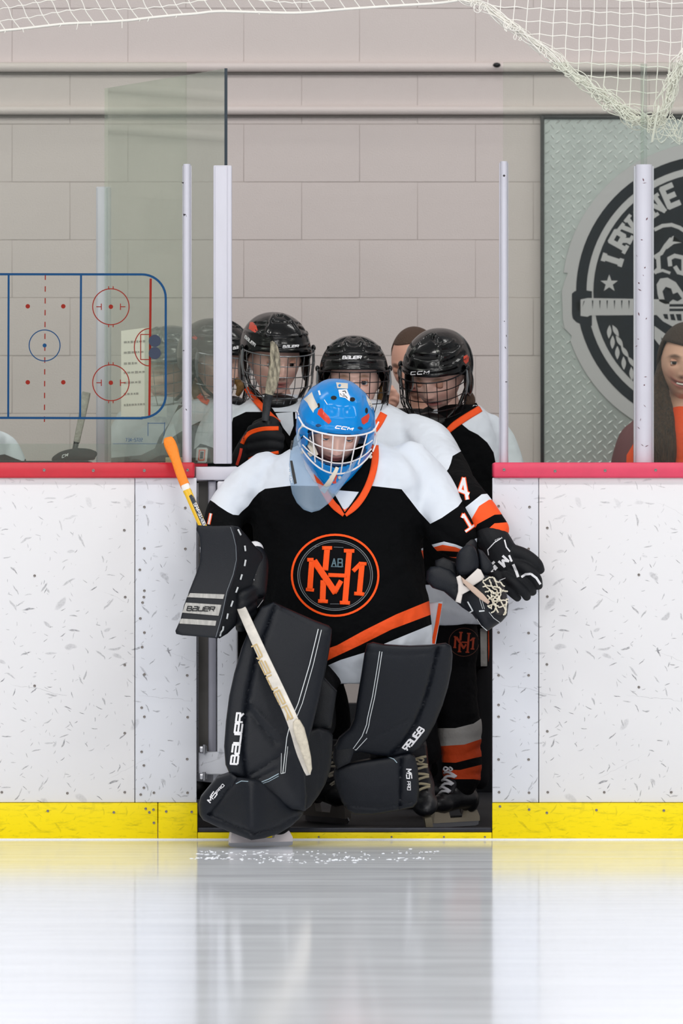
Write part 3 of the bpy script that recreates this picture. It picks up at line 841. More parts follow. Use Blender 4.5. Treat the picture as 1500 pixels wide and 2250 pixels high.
i_ = [i for i, p in enumerate(disc) if p[0] < 1290 and p[1] > CY]; j_ = max(i_)
disc = disc[:j_+1]+bulge+disc[j_+1:]
def flat_plate(name, poly, Y, t, m, parent):
    n = len(poly); V = [P(x, y, Y) for x, y in poly]; V += [v+Vector((0, t, 0)) for v in V]
    return finish(name, V, [tuple(range(n)), tuple(range(2*n-1, n-1, -1))]+[(i, (i+1) % n, n+(i+1) % n, n+i) for i in range(n)], m, parent, smooth=False)
ES = DY-.0095
emb = flat_plate('emblem_disc', disc, ES, .0058, silver, sg)
dk = ring_poly(278, 301, 0, 2*PI, 90)+[ring_pts(CX, CY, 263, 263, 80)]
dk += [[(1256, 645), (1262, 640), (1275, 636), (1300, 640), (1300, 716), (1275, 712), (1266, 708), (1258, 700), (1256, 690)]]
decal('emblem_navy', dk, None, navyv, sg, Yd=ES, off=.0006, maxlen=400)
sv = [[(1275, 658), (1290, 655), (1470, 658), (1470, 692), (1296, 693), (1290, 696), (1275, 694)]]
sv.append([(1338+(20 if k % 2 == 0 else 8)*math.sin(PI*k/5), 623-(20 if k % 2 == 0 else 8)*math.cos(PI*k/5)) for k in range(10)])
# slab letters set on the arc
def arc_letter(ch, cx, cy, w_, h_, sw):
    an = math.atan2(cy-CY, cx-CX)+PI/2; u = (math.cos(an), math.sin(an)); v = (math.sin(an), -math.cos(an))
    def q(a, b): return (cx+(a-.5)*w_*u[0]+(b-.5)*h_*v[0], cy+(a-.5)*w_*u[1]+(b-.5)*h_*v[1])
    out = []
    for stt in GL[ch]: out += ribbon([q(a, b) for a, b in stt], sw)
    se = {'I': [(.5, 0), (.5, 1)], 'R': [(0, 0), (1, 0)], 'V': [(0, 1), (1, 1)], 'N': [(0, 0), (0, 1), (1, 1)], 'E': []}[ch]
    for a, b in se:
        wd = .42
        p0 = q(a-wd, b+(.06 if b == 0 else -.06)); p1 = q(a+wd, b+(.06 if b == 0 else -.06)); out += ribbon([p0, p1], sw*.75)
    return out
sv += arc_letter('I', 1345, 571, 22, 44, 13)+arc_letter('R', 1364, 529, 24, 40, 11)+arc_letter('V', 1385, 500, 24, 40, 10)+arc_letter('I', 1410, 476, 18, 40, 10)+arc_letter('N', 1438, 453, 24, 40, 10)+arc_letter('E', 1474, 430, 26, 42, 12)
# barley leaves
def leaf(x0, y0, x1, y1, wd):
    d = Vector((x1-x0, y1-y0)); n = Vector((-d.y, d.x)).normalized()*wd; pts = []
    for k in range(7): t = k/6; q = Vector((x0, y0))+d*t+n*math.sin(PI*t); pts.append(tuple(q))
    for k in range(5, 0, -1): t = k/6; q = Vector((x0, y0))+d*t-n*math.sin(PI*t); pts.append(tuple(q))
    return pts
for k in range(6):
    x = 1335+k*k*1.7+k*5; y = 702+k*23; sv.append(leaf(x+4, y+12, x+2+k, y+42, 5)); sv.append(leaf(x+10+k, y+12, x+24+k*2.5, y+38, 5))
# bear head shapes right of the post
sv += ribbon([(1437, 505), (1455, 496), (1475, 494), (1492, 500), (1510, 512)], 8)
sv += ribbon([(1437, 566), (1452, 556), (1462, 540), (1475, 524)], 9)+[[(1462, 540), (1476, 520), (1480, 518), (1477, 530), (1497, 533), (1480, 536), (1464, 548)]]
sv += ribbon([(1445, 560), (1447, 590), (1437, 600)], 9)+ribbon([(1442, 598), (1455, 594), (1472, 600)], 6)
sv += ribbon([(1472, 585), (1470, 568), (1482, 562), (1500, 566), (1515, 580)], 9)+ribbon([(1482, 585), (1490, 598), (1510, 604)], 9)+ribbon([(1500, 570), (1500, 600)], 7)
sv.append([(1442, 625), (1450, 612), (1466, 610), (1484, 620), (1498, 640), (1515, 665), (1500, 668), (1460, 668), (1448, 662), (1444, 645)])
sv += [[(1437, 674), (1515, 674), (1515, 678), (1437, 678)], [(1437, 684), (1515, 684), (1515, 715), (1478, 718), (1456, 706), (1440, 690)]]
sv += [[(1437, 716), (1462, 734), (1457, 748), (1452, 740), (1454, 766), (1437, 744)]]
decal('emblem_silver', sv, None, silver, sg, Yd=ES, off=.0014, maxlen=400)
dk = [[(1455, 640), (1462, 630), (1466, 640), (1474, 634), (1478, 646), (1488, 642), (1498, 656), (1488, 662), (1478, 658), (1470, 664), (1460, 660)],
      [(1456, 690), (1466, 690), (1468, 702), (1460, 700)], [(1471, 690), (1480, 690), (1484, 704), (1474, 703)], [(1484, 690), (1496, 690), (1497, 705), (1488, 704)],
      [(1282, 661), (1284, 661), (1279, 675)]]
for k in range(8): x = 1300+k*16; dk.append([(x, 660), (x+3, 660), (x+1.5, 680)])
decal('emblem_cutouts', dk, None, navyv, sg, Yd=ES, off=.0022, maxlen=400)

# ---- safety netting
cord = mat('white_net_cord', 'f2efe8', .7)
def strand(mb, pts, r, sub=4, n=6): mb.tube([Vector(p) for p in catmull([tuple(P(*q)) for q in pts], sub)], r, n)
# left net: hem rope with a mesh hanging above it
nl = empty('safety_net', P(280, 60, .3), 'white safety net hanging into the top left of the photo', 'net')
hem = [(-420, 100), (-200, 82), (-60, 75), (0, 68), (50, 63), (110, 56), (150, 52), (220, 49), (280, 45), (330, 39), (390, 33), (430, 30), (480, 25), (572, 27), (660, 28), (760, 20), (880, 12), (960, 7), (1010, 0), (1040, -10)]
mb = MB(); strand(mb, [(x, y, .3) for x, y in hem], .0042, 5, 8); mb.build('hem_rope', cord, nl)
hx_ = np.array([p[0] for p in hem]); hy_ = np.array([p[1] for p in hem])
def hemy(x): return float(np.interp(x, hx_, hy_))
mb = MB(); rn = random.Random(11)
for k in range(-10, 31):
    x = 12+k*32.5; yb = hemy(x)
    pts = [(x, yb, .3)]
    for j in range(1, 9): pts.append((x-14*j+rn.uniform(-1.5, 1.5)-(3 if j % 2 else 0), yb-24*j, .3+.004*j))
    strand(mb, pts, .0016, 3, 5)
for j in range(1, 8):
    strand(mb, [(x, hemy(x)-26*j+4*math.sin(x*.02+j)+(1.2 if i % 2 else -1.2), .3+.004*j) for i, x in enumerate(range(-420-10*j, 1010, 16))], .0017, 1, 5)
o = mb.build('net_mesh', cord, nl); tag(o, kind='stuff')
mb = MB()
for x, l, dx in ((12, 6, -2), (50, 8, 2), (134, 6, -4), (171, 14, -3), (200, 7, 0), (268, 16, 0), (327, 8, -3), (388, 6, -2), (308, 5, -2), (568, 5, 2)):
    y = hemy(x); strand(mb, [(x, y, .295), (x+dx*.5, y+l*.6, .292), (x+dx, y+l, .293)], .0014, 2, 5)
tag(mb.build('loose_threads', cord, nl), kind='stuff')
# right net: gathered bundle and square mesh
nr = empty('safety_net', P(1300, 200, .2), 'white safety net gathered into a tangled rope at the top right', 'net')
bpts = [(985, -30, 6), (1020, 0, 8), (1060, 12, 9), (1110, 50, 11), (1160, 85, 13), (1215, 128, 15), (1262, 166, 15), (1312, 203, 17), (1360, 236, 18), (1400, 260, 20), (1440, 262, 22), (1462, 230, 18), (1478, 180, 18), (1495, 140, 18), (1530, 90, 14), (1590, 30, 12), (1650, -60, 12)]
cp = catmull([(p[0], p[1], p[2]) for p in bpts], 8)
bx = [p for p in cp]
mb = MB(); rn = random.Random(4)
for s_ in range(46):
    ph = rn.uniform(0, 2*PI); fr_ = rn.uniform(.05, .28)*rn.choice((-1, 1)); am = rn.uniform(.15, 1.0); pts = []
    i0 = 0 if s_ < 22 else rn.randrange(0, len(bx)-30); i1 = len(bx) if s_ < 22 else i0+rn.randrange(18, 42)
    i1 = min(i1, len(bx))
    for i in range(i0, i1, 2):
        x, y, r_ = bx[i]; a_ = ph+i*fr_; w_ = am*(1+.5*math.sin(i*.31+s_))
        t = (bx[min(i+1, len(bx)-1)][0]-bx[i-1][0], bx[min(i+1, len(bx)-1)][1]-bx[i-1][1]) if i else (1, 0)
        l = math.hypot(*t) or 1; nx, ny = -t[1]/l, t[0]/l
        pts.append((x+nx*r_*w_*math.cos(a_)+rn.uniform(-2, 2), y+ny*r_*w_*math.cos(a_)+rn.uniform(-2, 2), .2+M(r_)*w_*math.sin(a_)))
    strand(mb, pts, rn.choice((.0014, .0016, .0019)), 3, 5)
# small hanging loops
for s_ in range(90):
    i = rn.randrange(10, len(bx)-20); x, y, r_ = bx[i]; dx, dy = rn.uniform(-14, 16), rn.uniform(4, 20); x += rn.uniform(-r_, r_)*.6; y += rn.uniform(-r_, r_)*.6
    strand(mb, [(x, y, .19), (x+dx*.3-5, y+dy*.7, .178), (x+dx*.6, y+dy, .178), (x+dx+4, y+dy*.5, .184), (x+dx, y-4, .195)], .0014, 3, 5)
o = mb.build('gathered_rope', cord, nr); tag(o, kind='stuff')
mb = MB()
bxs = [(p[0], p[1]) for p in bx]
def bund_y(x):
    c = [(abs(p[0]-x), p[1]) for p in bxs if p[0] <= 1445]
    return min(c)[1]
for k in range(0, 19):
    x = 1070+k*28.3
    yb = bund_y(x) if x < 1445 else (262-(x-1445)*2.4)
    if x > 1530: yb = 60
    xt = x+ (6 if k < 4 else 0)
    pts = [(x-(16 if k < 12 else 6)*.0, yb, .2)]
    y = yb-28
    while y > -170:
        pts.append((x+8*math.sin((yb-y)/130)+rn.uniform(-1, 1), y, .205)); y -= 28
    strand(mb, pts, .0017, 3, 5)
for j in range(-5, 10):
    pts = []
    for i in range(0, 24):
        x = 1030+i*26; y = j*28.5+14+(x-1100)*.055+(2.2 if i % 2 else -1.2)
        lim = bund_y(x) if x < 1445 else 262-(x-1445)*2.4
        if y < lim-2 and x < 1600: pts.append((x, y, .205))
    if len(pts) > 2: strand(mb, pts, .0017, 2, 5)
o = mb.build('net_mesh', cord, nr); tag(o, kind='stuff')
# a few loose loops below the gathered corner
mb = MB()
for k in range(14):
    x = 1425+rn.uniform(-10, 75); y = 262+rn.uniform(-10, 10); strand(mb, [(x, y, .2), (x+rn.uniform(-14, 18), y+rn.uniform(10, 36), .19), (x+rn.uniform(0, 34), y+rn.uniform(20, 60), .19), (x+rn.uniform(10, 44), y+rn.uniform(-10, 20), .2)], .0013, 4, 5)
strand(mb, [(1447, 232, .185), (1441, 262, .182), (1434, 300, .182), (1432, 312, .184)], .004, 4, 6)
tag(mb.build('loose_loops', cord, nr), kind='stuff')

# ---- shaved ice around the front skate
mb = MB(); rn = random.Random(9)
for k in range(230):
    t = rn.random()**1.4; x = 445+t*500+rn.gauss(0, 14); Y = -.95-.1*math.sin(t*PI)+rn.gauss(0, .035)+(.30+rn.gauss(0, .05))*(rn.random() < .4)
    if 560 < x < 800: Y += rn.gauss(0, .08)
    s_ = rn.uniform(.0005, .0017); c = P(x, 1900, Y); c.z = s_*.3
    V, Fc = ellip(c, (s_*rn.uniform(1.5, 5), s_*rn.uniform(1, 3), s_*.8), 6, 4); mb.add(V, Fc)
o = mb.build('ice_shavings', mat('snow', 'f6f9fc', .9)); tag(o, 'white ice shavings scattered on the ice by the front skate', 'ice shavings', kind='stuff')
# ================================================================== PEOPLE: builders
skinm = mat('skin', 'e0b09a', .5, attr='Col', bump=.08, bscale=500, spec=.35)
eye_white = mat('eye_white', 'ece6e2', .2); iris_brown = mat('iris_brown', '4a3428', .2); iris_blue = mat('iris_blue', '54687c', .2); pupil = mat('pupil', '0a0808', .1)
black_gloss = mat('black_helmet_shell', '070708', .17, coat=.15, spec=.4, bump2=.05, b2scale=30)
black_foam = mat('black_foam', '0d0d0f', .8)
clear_clip = mat('grey_clip', '8e9498', .25, metal=.4)
cage_black = mat('cage_black_wire', '16161a', .3, metal=.5); cage_grey = mat('cage_grey_wire', '8f9296', .25, metal=.8); cage_white = mat('cage_white_wire', 'f0ecec', .3)
jw = mat('white_jersey_cloth', 'dfe5ee', .8, bump=.3, bscale=700, bump2=.25, b2scale=6, sheen=.0)
jb = mat('black_jersey_cloth', '050608', .9, bump=.35, bscale=700, bump2=.3, b2scale=14, spec=.12)
jo = mat('orange_jersey_cloth', 'ff5510', .75, bump=.3, bscale=700, bump2=.2, b2scale=16)
JM = [jb, jw, jo]
orange = mat('orange_print', 'ff5510', .6, spec=.25); whitep = mat('white_print', 'ecebee', .55); greyp = mat('grey_print', '6c7074', .6)
hair_br = mat('brown_hair', '4a3222', .6, bump=.6, bscale=120, stretch=(3, 3, .4)); hair_bl = mat('blond_hair', '8a6636', .6, bump=.6, bscale=120)

SK = (0.93, 0.60, 0.50)
def T4(loc, yaw=0, pitch=0, roll=0, s=1.0):
    return Matrix.Translation(loc) @ Matrix.Rotation(R(yaw), 4, 'Z') @ Matrix.Rotation(R(pitch), 4, 'X') @ Matrix.Rotation(R(roll), 4, 'Y') @ Matrix.Scale(s, 4)
def head_mesh(mx, tone=SK, brow=(.16, .09, .06), smile=0.0, nu=104, nv=84, open_=0.0, male=False):
    V = []; Cc = []
    def g(x, s): return math.exp(-(x/s)**2)
    for i in range(nv+1):
        th = PI*i/nv
        for k in range(nu):
            # columns crowd towards the face
            a = 2*PI*k/nu; a = a-.35*math.sin(a)
            dx, dy, dz = math.sin(th)*math.sin(a), -math.sin(th)*math.cos(a), math.cos(th)
            x, y, z = dx*.0745, dy*.094, dz*.112
            if z < 0:
                t = min(1, -z/.112); x *= 1-.20*t**1.5; y = y*(1-.10*t) if y < 0 else y*(1-.30*t)
                z *= 1.03
            fr = max(0, min(1, (-dy-.1)/.5)); fr = fr*fr*(3-2*fr)
            ax = abs(x); d = 0.0
            if fr > 0:
                d -= .006*g(ax-.0, .05)*g(z+.02, .06)
                d += .0115*g(ax-.031, .015)*g(z-.001, .0105)
                d -= .0045*g(ax-.030, .020)*g(z-.021, .007)
                nz = max(0, min(1, (.012-z)/.048)); 
                if z < .016 and z > -.062:
                    tip = g(z+.036, .011); d -= (.005+.014*nz)*g(x, .0075+.004*nz)*(1 if z > -.038 else g(z+.038, .0075))
                    d -= .007*g(ax-.012, .0055)*g(z+.037, .007)
                d -= .004*g(ax-.042, .016)*g(z+.030, .018)
                mz = z-smile*(ax**2)*9
                d -= .0060*g(ax, .021+smile*.009)*g(mz+.0605, .0042)
                d -= .0068*g(ax, .019+smile*.009)*g(mz+.0715-open_*-.004, .0048)
                d += (.0055+open_*.006)*g(ax, .022+smile*.009)*g(mz+.0660, .0022+open_*.003)
                d += .0025*g(ax, .02)*g(z+.083, .006)
                d -= (.009 if male else .006)*g(ax, .018)*g(z+.098, .013)
            y += d*fr
            # ears
            if abs(dy-.12) < .2 and -.035 < z < .022:
                e = g(dy-.10, .10)*g(z+.005, .02); x += math.copysign(.013*e, x)
            c = Vector(tone)
            if fr > .2:
                def mix(c, t, w): return c*(1-w)+Vector(t)*w
                bl = .35*g(ax-.040, .018)*g(z+.034, .018)+.22*g(x, .012)*g(z+.036, .010); c = mix(c, (.74, .27, .22), min(1, bl))
                lp = g(ax, .0235+smile*.010)**.5*max(g(mz+.0605, .0042), g(mz+.0715, .0052)); c = mix(c, (.55, .16, .15), min(.92, lp*1.3) if ax < .03+smile*.012 else 0)
                ml = g(ax, .024+smile*.012)*g(mz+.0660, .0018+open_*.003); c = mix(c, (.12, .02, .02), min(1, ml*1.2))
                bw = g(ax-.031, .016)*g(z-.0215+(ax-.031)**2*8, .0048); c = mix(c, brow, min(.9, bw*1.5))
                es = g(ax-.031, .016)*g(z-.004, .009); c = mix(c, (.36, .15, .11), es*.55)
                ns = g(ax-.007, .0032)*g(z+.0440, .0026); c = mix(c, (.10, .02, .02), min(1, ns*1.1))
                if male and z < -.045: c = mix(c, (.28, .2, .16), .25)
            V.append(mx @ Vector((x, y, z))); Cc.append((c[0], c[1], c[2], 1))
    Fc = []
    for i in range(nv):
        for k in range(nu):
            l = (k+1) % nu; Fc.append((i*nu+k, (i+1)*nu+k, (i+1)*nu+l, i*nu+l))
    return V, Fc, Cc
def eyes(mx, root, iris=iris_brown, gaze=(0, 0), lid=.3):
    for s_ in (-1, 1):
        c = Vector((s_*.031, -.0752, .0005)); r_ = .0120
        V, Fc = ellip((0, 0, 0), (r_, r_, r_), 20, 14)
        q = Matrix.Rotation(R(gaze[0]), 4, 'Z') @ Matrix.Rotation(R(90+gaze[1]), 4, 'X')
        mi = []
        V2 = [q @ v for v in V]; loc = [v.z/r_ for v in V]
        for f in Fc:
            zz = sum(loc[i] for i in f)/4
            mi.append(2 if zz > .93 else (1 if zz > .80 else 0))
        o = finish('eye', [mx @ (c+v) for v in V2], Fc, [eye_white, iris, pupil], root, mi=mi)
        # upper and lower lids
        mb = MB(); rows = 7; n = 16
        for (e0, e1, rr) in ((R(88), R(24-lid*60), .0132), (R(-80), R(-26), .0128)):
            g0 = len(mb.v); Vv = []; Ff = []
            for i in range(rows+1):
                e = e0+(e1-e0)*i/rows
                for k in range(n+1):
                    a = R(-85+170*k/n); Vv.append(mx @ (c+Vector((rr*math.sin(a)*1.08, -rr*math.cos(a)*math.cos(e*abs(math.cos(a))**.4), rr*math.sin(e)*abs(math.cos(a))**.35))))
            for i in range(rows):
                for k in range(n): Ff.append((i*(n+1)+k, i*(n+1)+k+1, (i+1)*(n+1)+k+1, (i+1)*(n+1)+k))
            mb.add(Vv, Ff, 0)
            if e0 > 0: mb.tube([Vv[rows*(n+1)+k] for k in range(1, n)], .0007, 5, 1)
        mb.build('eyelid', [mat('lid_skin', 'd09a84', .5), mat('lash', '241712', .6)], o)
def arm(pts, k=.62):
    return [(p[0], p[1], p[2], p[3]*k) for p in pts]
def body_mesh(root, mx, limbs, clothes=(.012, .012, .015), tone=SK, extra=(), name='body', **hk):
    """one continuous figure: sculpted head joined to neck, trunk and limbs"""
    V, Fc, Cc = head_mesh(mx, tone=tone, **hk)
    neck0 = mx @ Vector((0, .015, -.06))
    parts = [ptube(l, 14, 4) for l in limbs]
    nk = P(limbs[0][0][0], limbs[0][0][1], limbs[0][0][2])
    parts.append(tube([neck0, neck0.lerp(nk, .35), neck0.lerp(nk, .7), nk], [.052, .050, .055, .075], 16))
    V2, F2 = union(parts, .016, 3)
    n = len(V); zc = nk.z-.02
    C2 = [((*tone, 1) if v.z > zc+.0 and (v-nk).length < .25 else (*clothes, 1)) for v in V2]
    V += V2; Fc += [tuple(i+n for i in f) for f in F2]; Cc += C2
    for (V3, F3, col) in extra:
        n = len(V); V += V3; Fc += [tuple(i+n for i in f) for f in F3]; Cc += [(*col, 1)]*len(V3)
    return finish(name, V, Fc, skinm, root, attr=Cc, sharp=None)

def helmet(root, mx, style, shell_mat=black_gloss, cage_mat=cage_black, cells=1, cage=True):
    rx, ry, rz = .1085, .134, .118; cen = Vector((0, .010, .026))
    nu, nv = 132, 56
    def rim(p):
        a = abs(p)
        return float(np.interp(a, [0, 40, 62, 78, 96, 118, 140, 180], [9, 8, 4, -6, -27, -30, -26, -24]))
    F_ = {
     'bauer_vent': [((-22, 72), (-20, 44), 4.0, .0065, 0), ((22, 72), (20, 44), 4.0, .0065, 0), ((0, 72), (0, 56), 7, -.005, 0), ((-16, 58), (16, 58), 1.6, .003, 0), ((-24, 44), (-64, 38), 3, -.007, 1), ((24, 44), (64, 38), 3, -.007, 1),
                    ((-30, 30), (-72, 26), 3.6, -.007, 1), ((30, 30), (72, 26), 3.6, -.007, 1), ((-40, 22), (40, 22), 2.2, .004, 0), ((-70, 35), (70, 35), 1.3, .002, 0), ((-34, 70), (-62, 52), 4, -.007, 1), ((34, 70), (62, 52), 4, -.007, 1),
                    ((-44, 52), (-80, 44), 2.5, .004, 0), ((44, 52), (80, 44), 2.5, .004, 0), ((-26, 36), (26, 36), 3.5, .003, 0)],
     'bauer_plain': [((-30, 80), (-34, 34), 3.0, .0055, 0), ((30, 80), (34, 34), 3.0, .0055, 0), ((-27, 60), (27, 60), 1.2, -.005, 1), ((0, 80), (0, 78), 3.5, -.006, 1), ((-42, 56), (-80, 50), 2, -.005, 0), ((42, 56), (80, 50), 2, -.005, 0),
                     ((-48, 34), (-92, 30), 2.2, .004, 0), ((48, 34), (92, 30), 2.2, .004, 0), ((-36, 34), (36, 34), 1.6, .003, 0), ((-46, 46), (-60, 42), 2.5, -.007, 1), ((46, 46), (60, 42), 2.5, -.007, 1), ((-60, 18), (60, 18), 1.8, .003, 0)],
     'ccm': [((-24, 40), (20, 40), 3.4, -.007, 1), ((-10, 78), (-26, 66), 4.5, -.008, 1), ((12, 80), (32, 66), 4.5, -.006, 0), ((-28, 84), (-40, 38), 2.6, .005, 0), ((24, 84), (30, 46), 2.6, .004, 0), ((34, 58), (84, 56), 1.8, .0045, 0), ((40, 49), (78, 45), 3, -.007, 1),
             ((-50, 50), (-82, 44), 3, -.007, 1), ((36, 38), (96, 40), 1.6, .004, 0), ((36, 28), (84, 30), 3.4, -.007, 1), ((-40, 28), (-84, 30), 3.4, -.007, 1), ((-60, 18), (60, 18), 2.0, .0035, 0), ((30, 22), (90, 20), 1.4, .003, 0)],
    }[style]
    V = []; Dk = []
    for i in range(nv+1):
        t = i/nv
        for k in range(nu):
            ph = -180+360*k/nu; el = 90-t*(90-rim(ph)); e = R(el); p = R(ph)
            c = math.cos(e); s_ = math.sin(e)
            sx = math.copysign(abs(math.sin(p))**.9, math.sin(p)); sy = math.copysign(abs(math.cos(p))**.9, math.cos(p))
            cc = abs(c)**.88
            d = 0.0; dk = 0.0
            for (a, b, wd, dp, dark) in F_:
                dx, dy = (b[0]-a[0])*max(c, .12), b[1]-a[1]; px_, py_ = (ph-a[0])*max(c, .12), el-a[1]; l = dx*dx+dy*dy
                q = 0 if l == 0 else max(0, min(1, (px_*dx+py_*dy)/l)); ds = math.hypot(px_-q*dx, py_-q*dy)/wd
                if ds < 2.5:
                    w_ = 1/(1+math.exp((ds-1)*7)); d += dp*w_
                    if dark and ds < .95: dk = 1
            if t > .93: d += .0025
            v = Vector((rx*cc*sx, -ry*cc*sy, rz*s_)); n = v.normalized()
            V.append(mx @ (cen+v+n*d)); Dk.append(dk)
    Fc = []; mi = []
    for i in range(nv):
        for k in range(nu):
            l = (k+1) % nu; f = (i*nu+k, (i+1)*nu+k, (i+1)*nu+l, i*nu+l); Fc.append(f); mi.append(1 if sum(Dk[j] for j in f) >= 3 else 0)
    sh = finish('helmet', V, Fc, [shell_mat, black_foam], root, mi=mi, sharp=70)
    so = sh.modifiers.new('thickness', 'SOLIDIFY'); so.thickness = .009; so.offset = -1
    # ear guards, clips
    for s_ in (-1, 1):
        mb = MB()
        V2, F2 = ellip((s_*.101, .008, -.022), (.012, .034, .046), 16, 12); mb.add([mx @ v for v in V2], F2)
        V2, F2 = tube([mx @ Vector((s_*.104, -.012, -.02)), mx @ Vector((s_*.088, -.06, -.075)), mx @ Vector((s_*.05, -.098, -.112))], .006, 8); mb.add(V2, F2)
        mb.build('ear_guard', black_gloss, sh)
        mb = MB()
        mb.tube([mx @ Vector((s_*.112, -.03, .040)), mx @ Vector((s_*.114, -.036, .0)), mx @ Vector((s_*.108, -.044, -.04))], [(.004, .008), (.005, .012), (.004, .006)], 8)
        V2, F2 = ellip((s_*.114, -.024, .042), (.007, .013, .010), 12, 8); mb.add([mx @ v for v in V2], F2, 1)
        mb.build('cage_clip', [clear_clip, black_plastic], sh)
    if not cage: return sh
    V1, F1 = union([ellip((0, -.035, -.135), (.066, .060, .040), 20, 12), tube([Vector((0, -.02, -.13)), Vector((0, -.01, -.19))], [(.066, .060), (.072, .066)], 20)], .006, 3)
    finish('neck_guard', [mx @ v for v in V1], F1, black_foam, root)
    def cp(a, z):
        s_ = float(np.interp(z, [-.135, -.11, -.06, .05], [.66, .84, .99, 1.0]))
        return mx @ Vector((.112*math.sin(R(a))*s_, -.018-.140*abs(math.cos(R(a)))**.85*s_*(1 if abs(a) <= 90 else -1), z))
    mb = MB()
    for z in (.038, .006, -.028, -.062, -.096, -.128):
        am = float(np.interp(z, [-.135, -.09, -.03, .05], [60, 78, 86, 84]))
        mb.tube([cp(-am+2*am*k/26, z) for k in range(27)], .0016 if z not in (.038, -.128) else .0023, 6)
    for a in range(-75, 76, 17 if cells == 1 else 15):
        zb = float(np.interp(abs(a), [0, 40, 76], [-.128, -.126, -.085]))
        mb.tube([cp(a*(1-.12*(k/12)), .038+(zb-.038)*k/12) for k in range(13)], .0015, 6)
    for s_ in (-1, 1):
        mb.tube([cp(s_*84, .038+(-.03-.038)*k/6) for k in range(7)]+[cp(s_*78, -.07), cp(s_*68, -.108), cp(s_*56, -.128)], .0023, 6)
    mb.build('face_cage', cage_mat, sh)
    V1, F1 = union([ellip((0, -.100, -.118), (.060, .032, .027), 20, 12), ellip((0, -.088, -.128), (.048, .030, .022), 18, 12)], .004, 3)
    finish('chin_cup', [mx @ v for v in V1], F1, black_plastic, sh)
    return sh

def jersey(root, rows, limbs, regions, folds=(), voxel=.008, amp=.0035, seed=0, sq=2.5, name='jersey', mats=None):
    parts = [rows_loft(rows, 40, sq)]+[ptube(l, 20, 5) for l in limbs]
    V, Fc = union(parts, voxel, 5)
    V = wrinkle(V, Fc, amp, 8.0, folds, seed)
    return painted(name, V, Fc, mats or JM, regions, root, sharp=None)
_sk = None
def skate(root, mx, lace='e6e6ee', holder='cfc8b8', name='skate', boot=None):
    global _sk
    if _sk is None:
        _sk = union([ellip((0, -.098, .088), (.043, .062, .034), 24, 16), tube([Vector((0, -.10, .09)), Vector((0, -.02, .105)), Vector((0, .06, .105))], [(.040, .034), (.041, .046), (.038, .048)], 20),
                     ellip((0, .066, .098), (.038, .040, .048), 20, 14), tube([Vector((0, -.02, .12)), Vector((0, .015, .155)), Vector((0, .035, .20)), Vector((0, .045, .235))], [(.038, .045), (.040, .050), (.045, .052), (.047, .050)], 20)], .0055, 3)
    V, Fc = _sk
    b = finish(name, [mx @ v for v in V], Fc, boot or mat('skate_boot', '17181c', .38, bump=.1, bscale=200, var=.25, vscale=20), root)
    # tongue
    finish('tongue', [mx @ v for v in tube([Vector((0, -.065, .118)), Vector((0, -.045, .150)), Vector((0, -.028, .19)), Vector((0, -.022, .235)), Vector((0, -.035, .262))], [(.022, .010), (.027, .012), (.030, .012), (.033, .012), (.032, .008)], 14)[0]],
           tube([Vector((0, 0, 0)), Vector((0, 0, 1)), Vector((0, 0, 2)), Vector((0, 0, 3)), Vector((0, 0, 4))], .01, 14)[1], mat('skate_tongue', '26262c', .7), b)
    mb = MB()
    for k in range(8):
        t = k/7; y0, z0 = -.098+.052*t, .124+.098*t; wd = .024+.008*t
        f = [Vector((wd*s_, y0+.010*abs(s_)**2, z0-.010*abs(s_)**2+(.006*s_ if k % 2 else -.006*s_))) for s_ in (-1, -.6, 0, .6, 1)]
        V2, F2 = tube([mx @ v for v in f], .0042, 6); mb.add(V2, F2)
    for s_ in (-1, 1):
        f = catmull([(0, -.052, .222), (s_*.012, -.060, .228), (s_*.022, -.058, .220), (s_*.012, -.06, .214), (0, -.052, .222)], 4)
        V2, F2 = tube([mx @ Vector(v) for v in f], .0026, 6); mb.add(V2, F2)
    mb.build('lace', mat('lace_'+lace, lace, .7), b)
    mb = MB()
    def prof(pts, hx, m):
        n = len(pts); V = [mx @ Vector((-hx, y, z)) for y, z in pts]+[mx @ Vector((hx, y, z)) for y, z in pts]
        mb.add(V, [tuple(range(n)), tuple(range(2*n-1, n-1, -1))]+[(i, (i+1) % n, n+(i+1) % n, n+i) for i in range(n)], m)
    prof([(-.145, .060), (-.150, .035), (-.150, .018), (.115, .018), (.115, .035), (.100, .060), (.045, .060), (.035, .034), (-.055, .034), (-.065, .060)], .011, 0)
    mb.build('blade_holder', mat('holder_'+holder, holder, .5), b)
    mb = MB(); prof([(-.150, .022), (-.156, .012), (-.145, .002), (-.12, .0), (.10, .0), (.118, .004), (.120, .022)], .0018, 0)
    mb.build('blade', steel, b)
    return b
def flat_box(pts4, t): pass
def person(px, py, Y, label, group=None, z=0.0):
    return empty('person', Vector((P(px, py, Y).x, Y, z)), label, 'person', group)
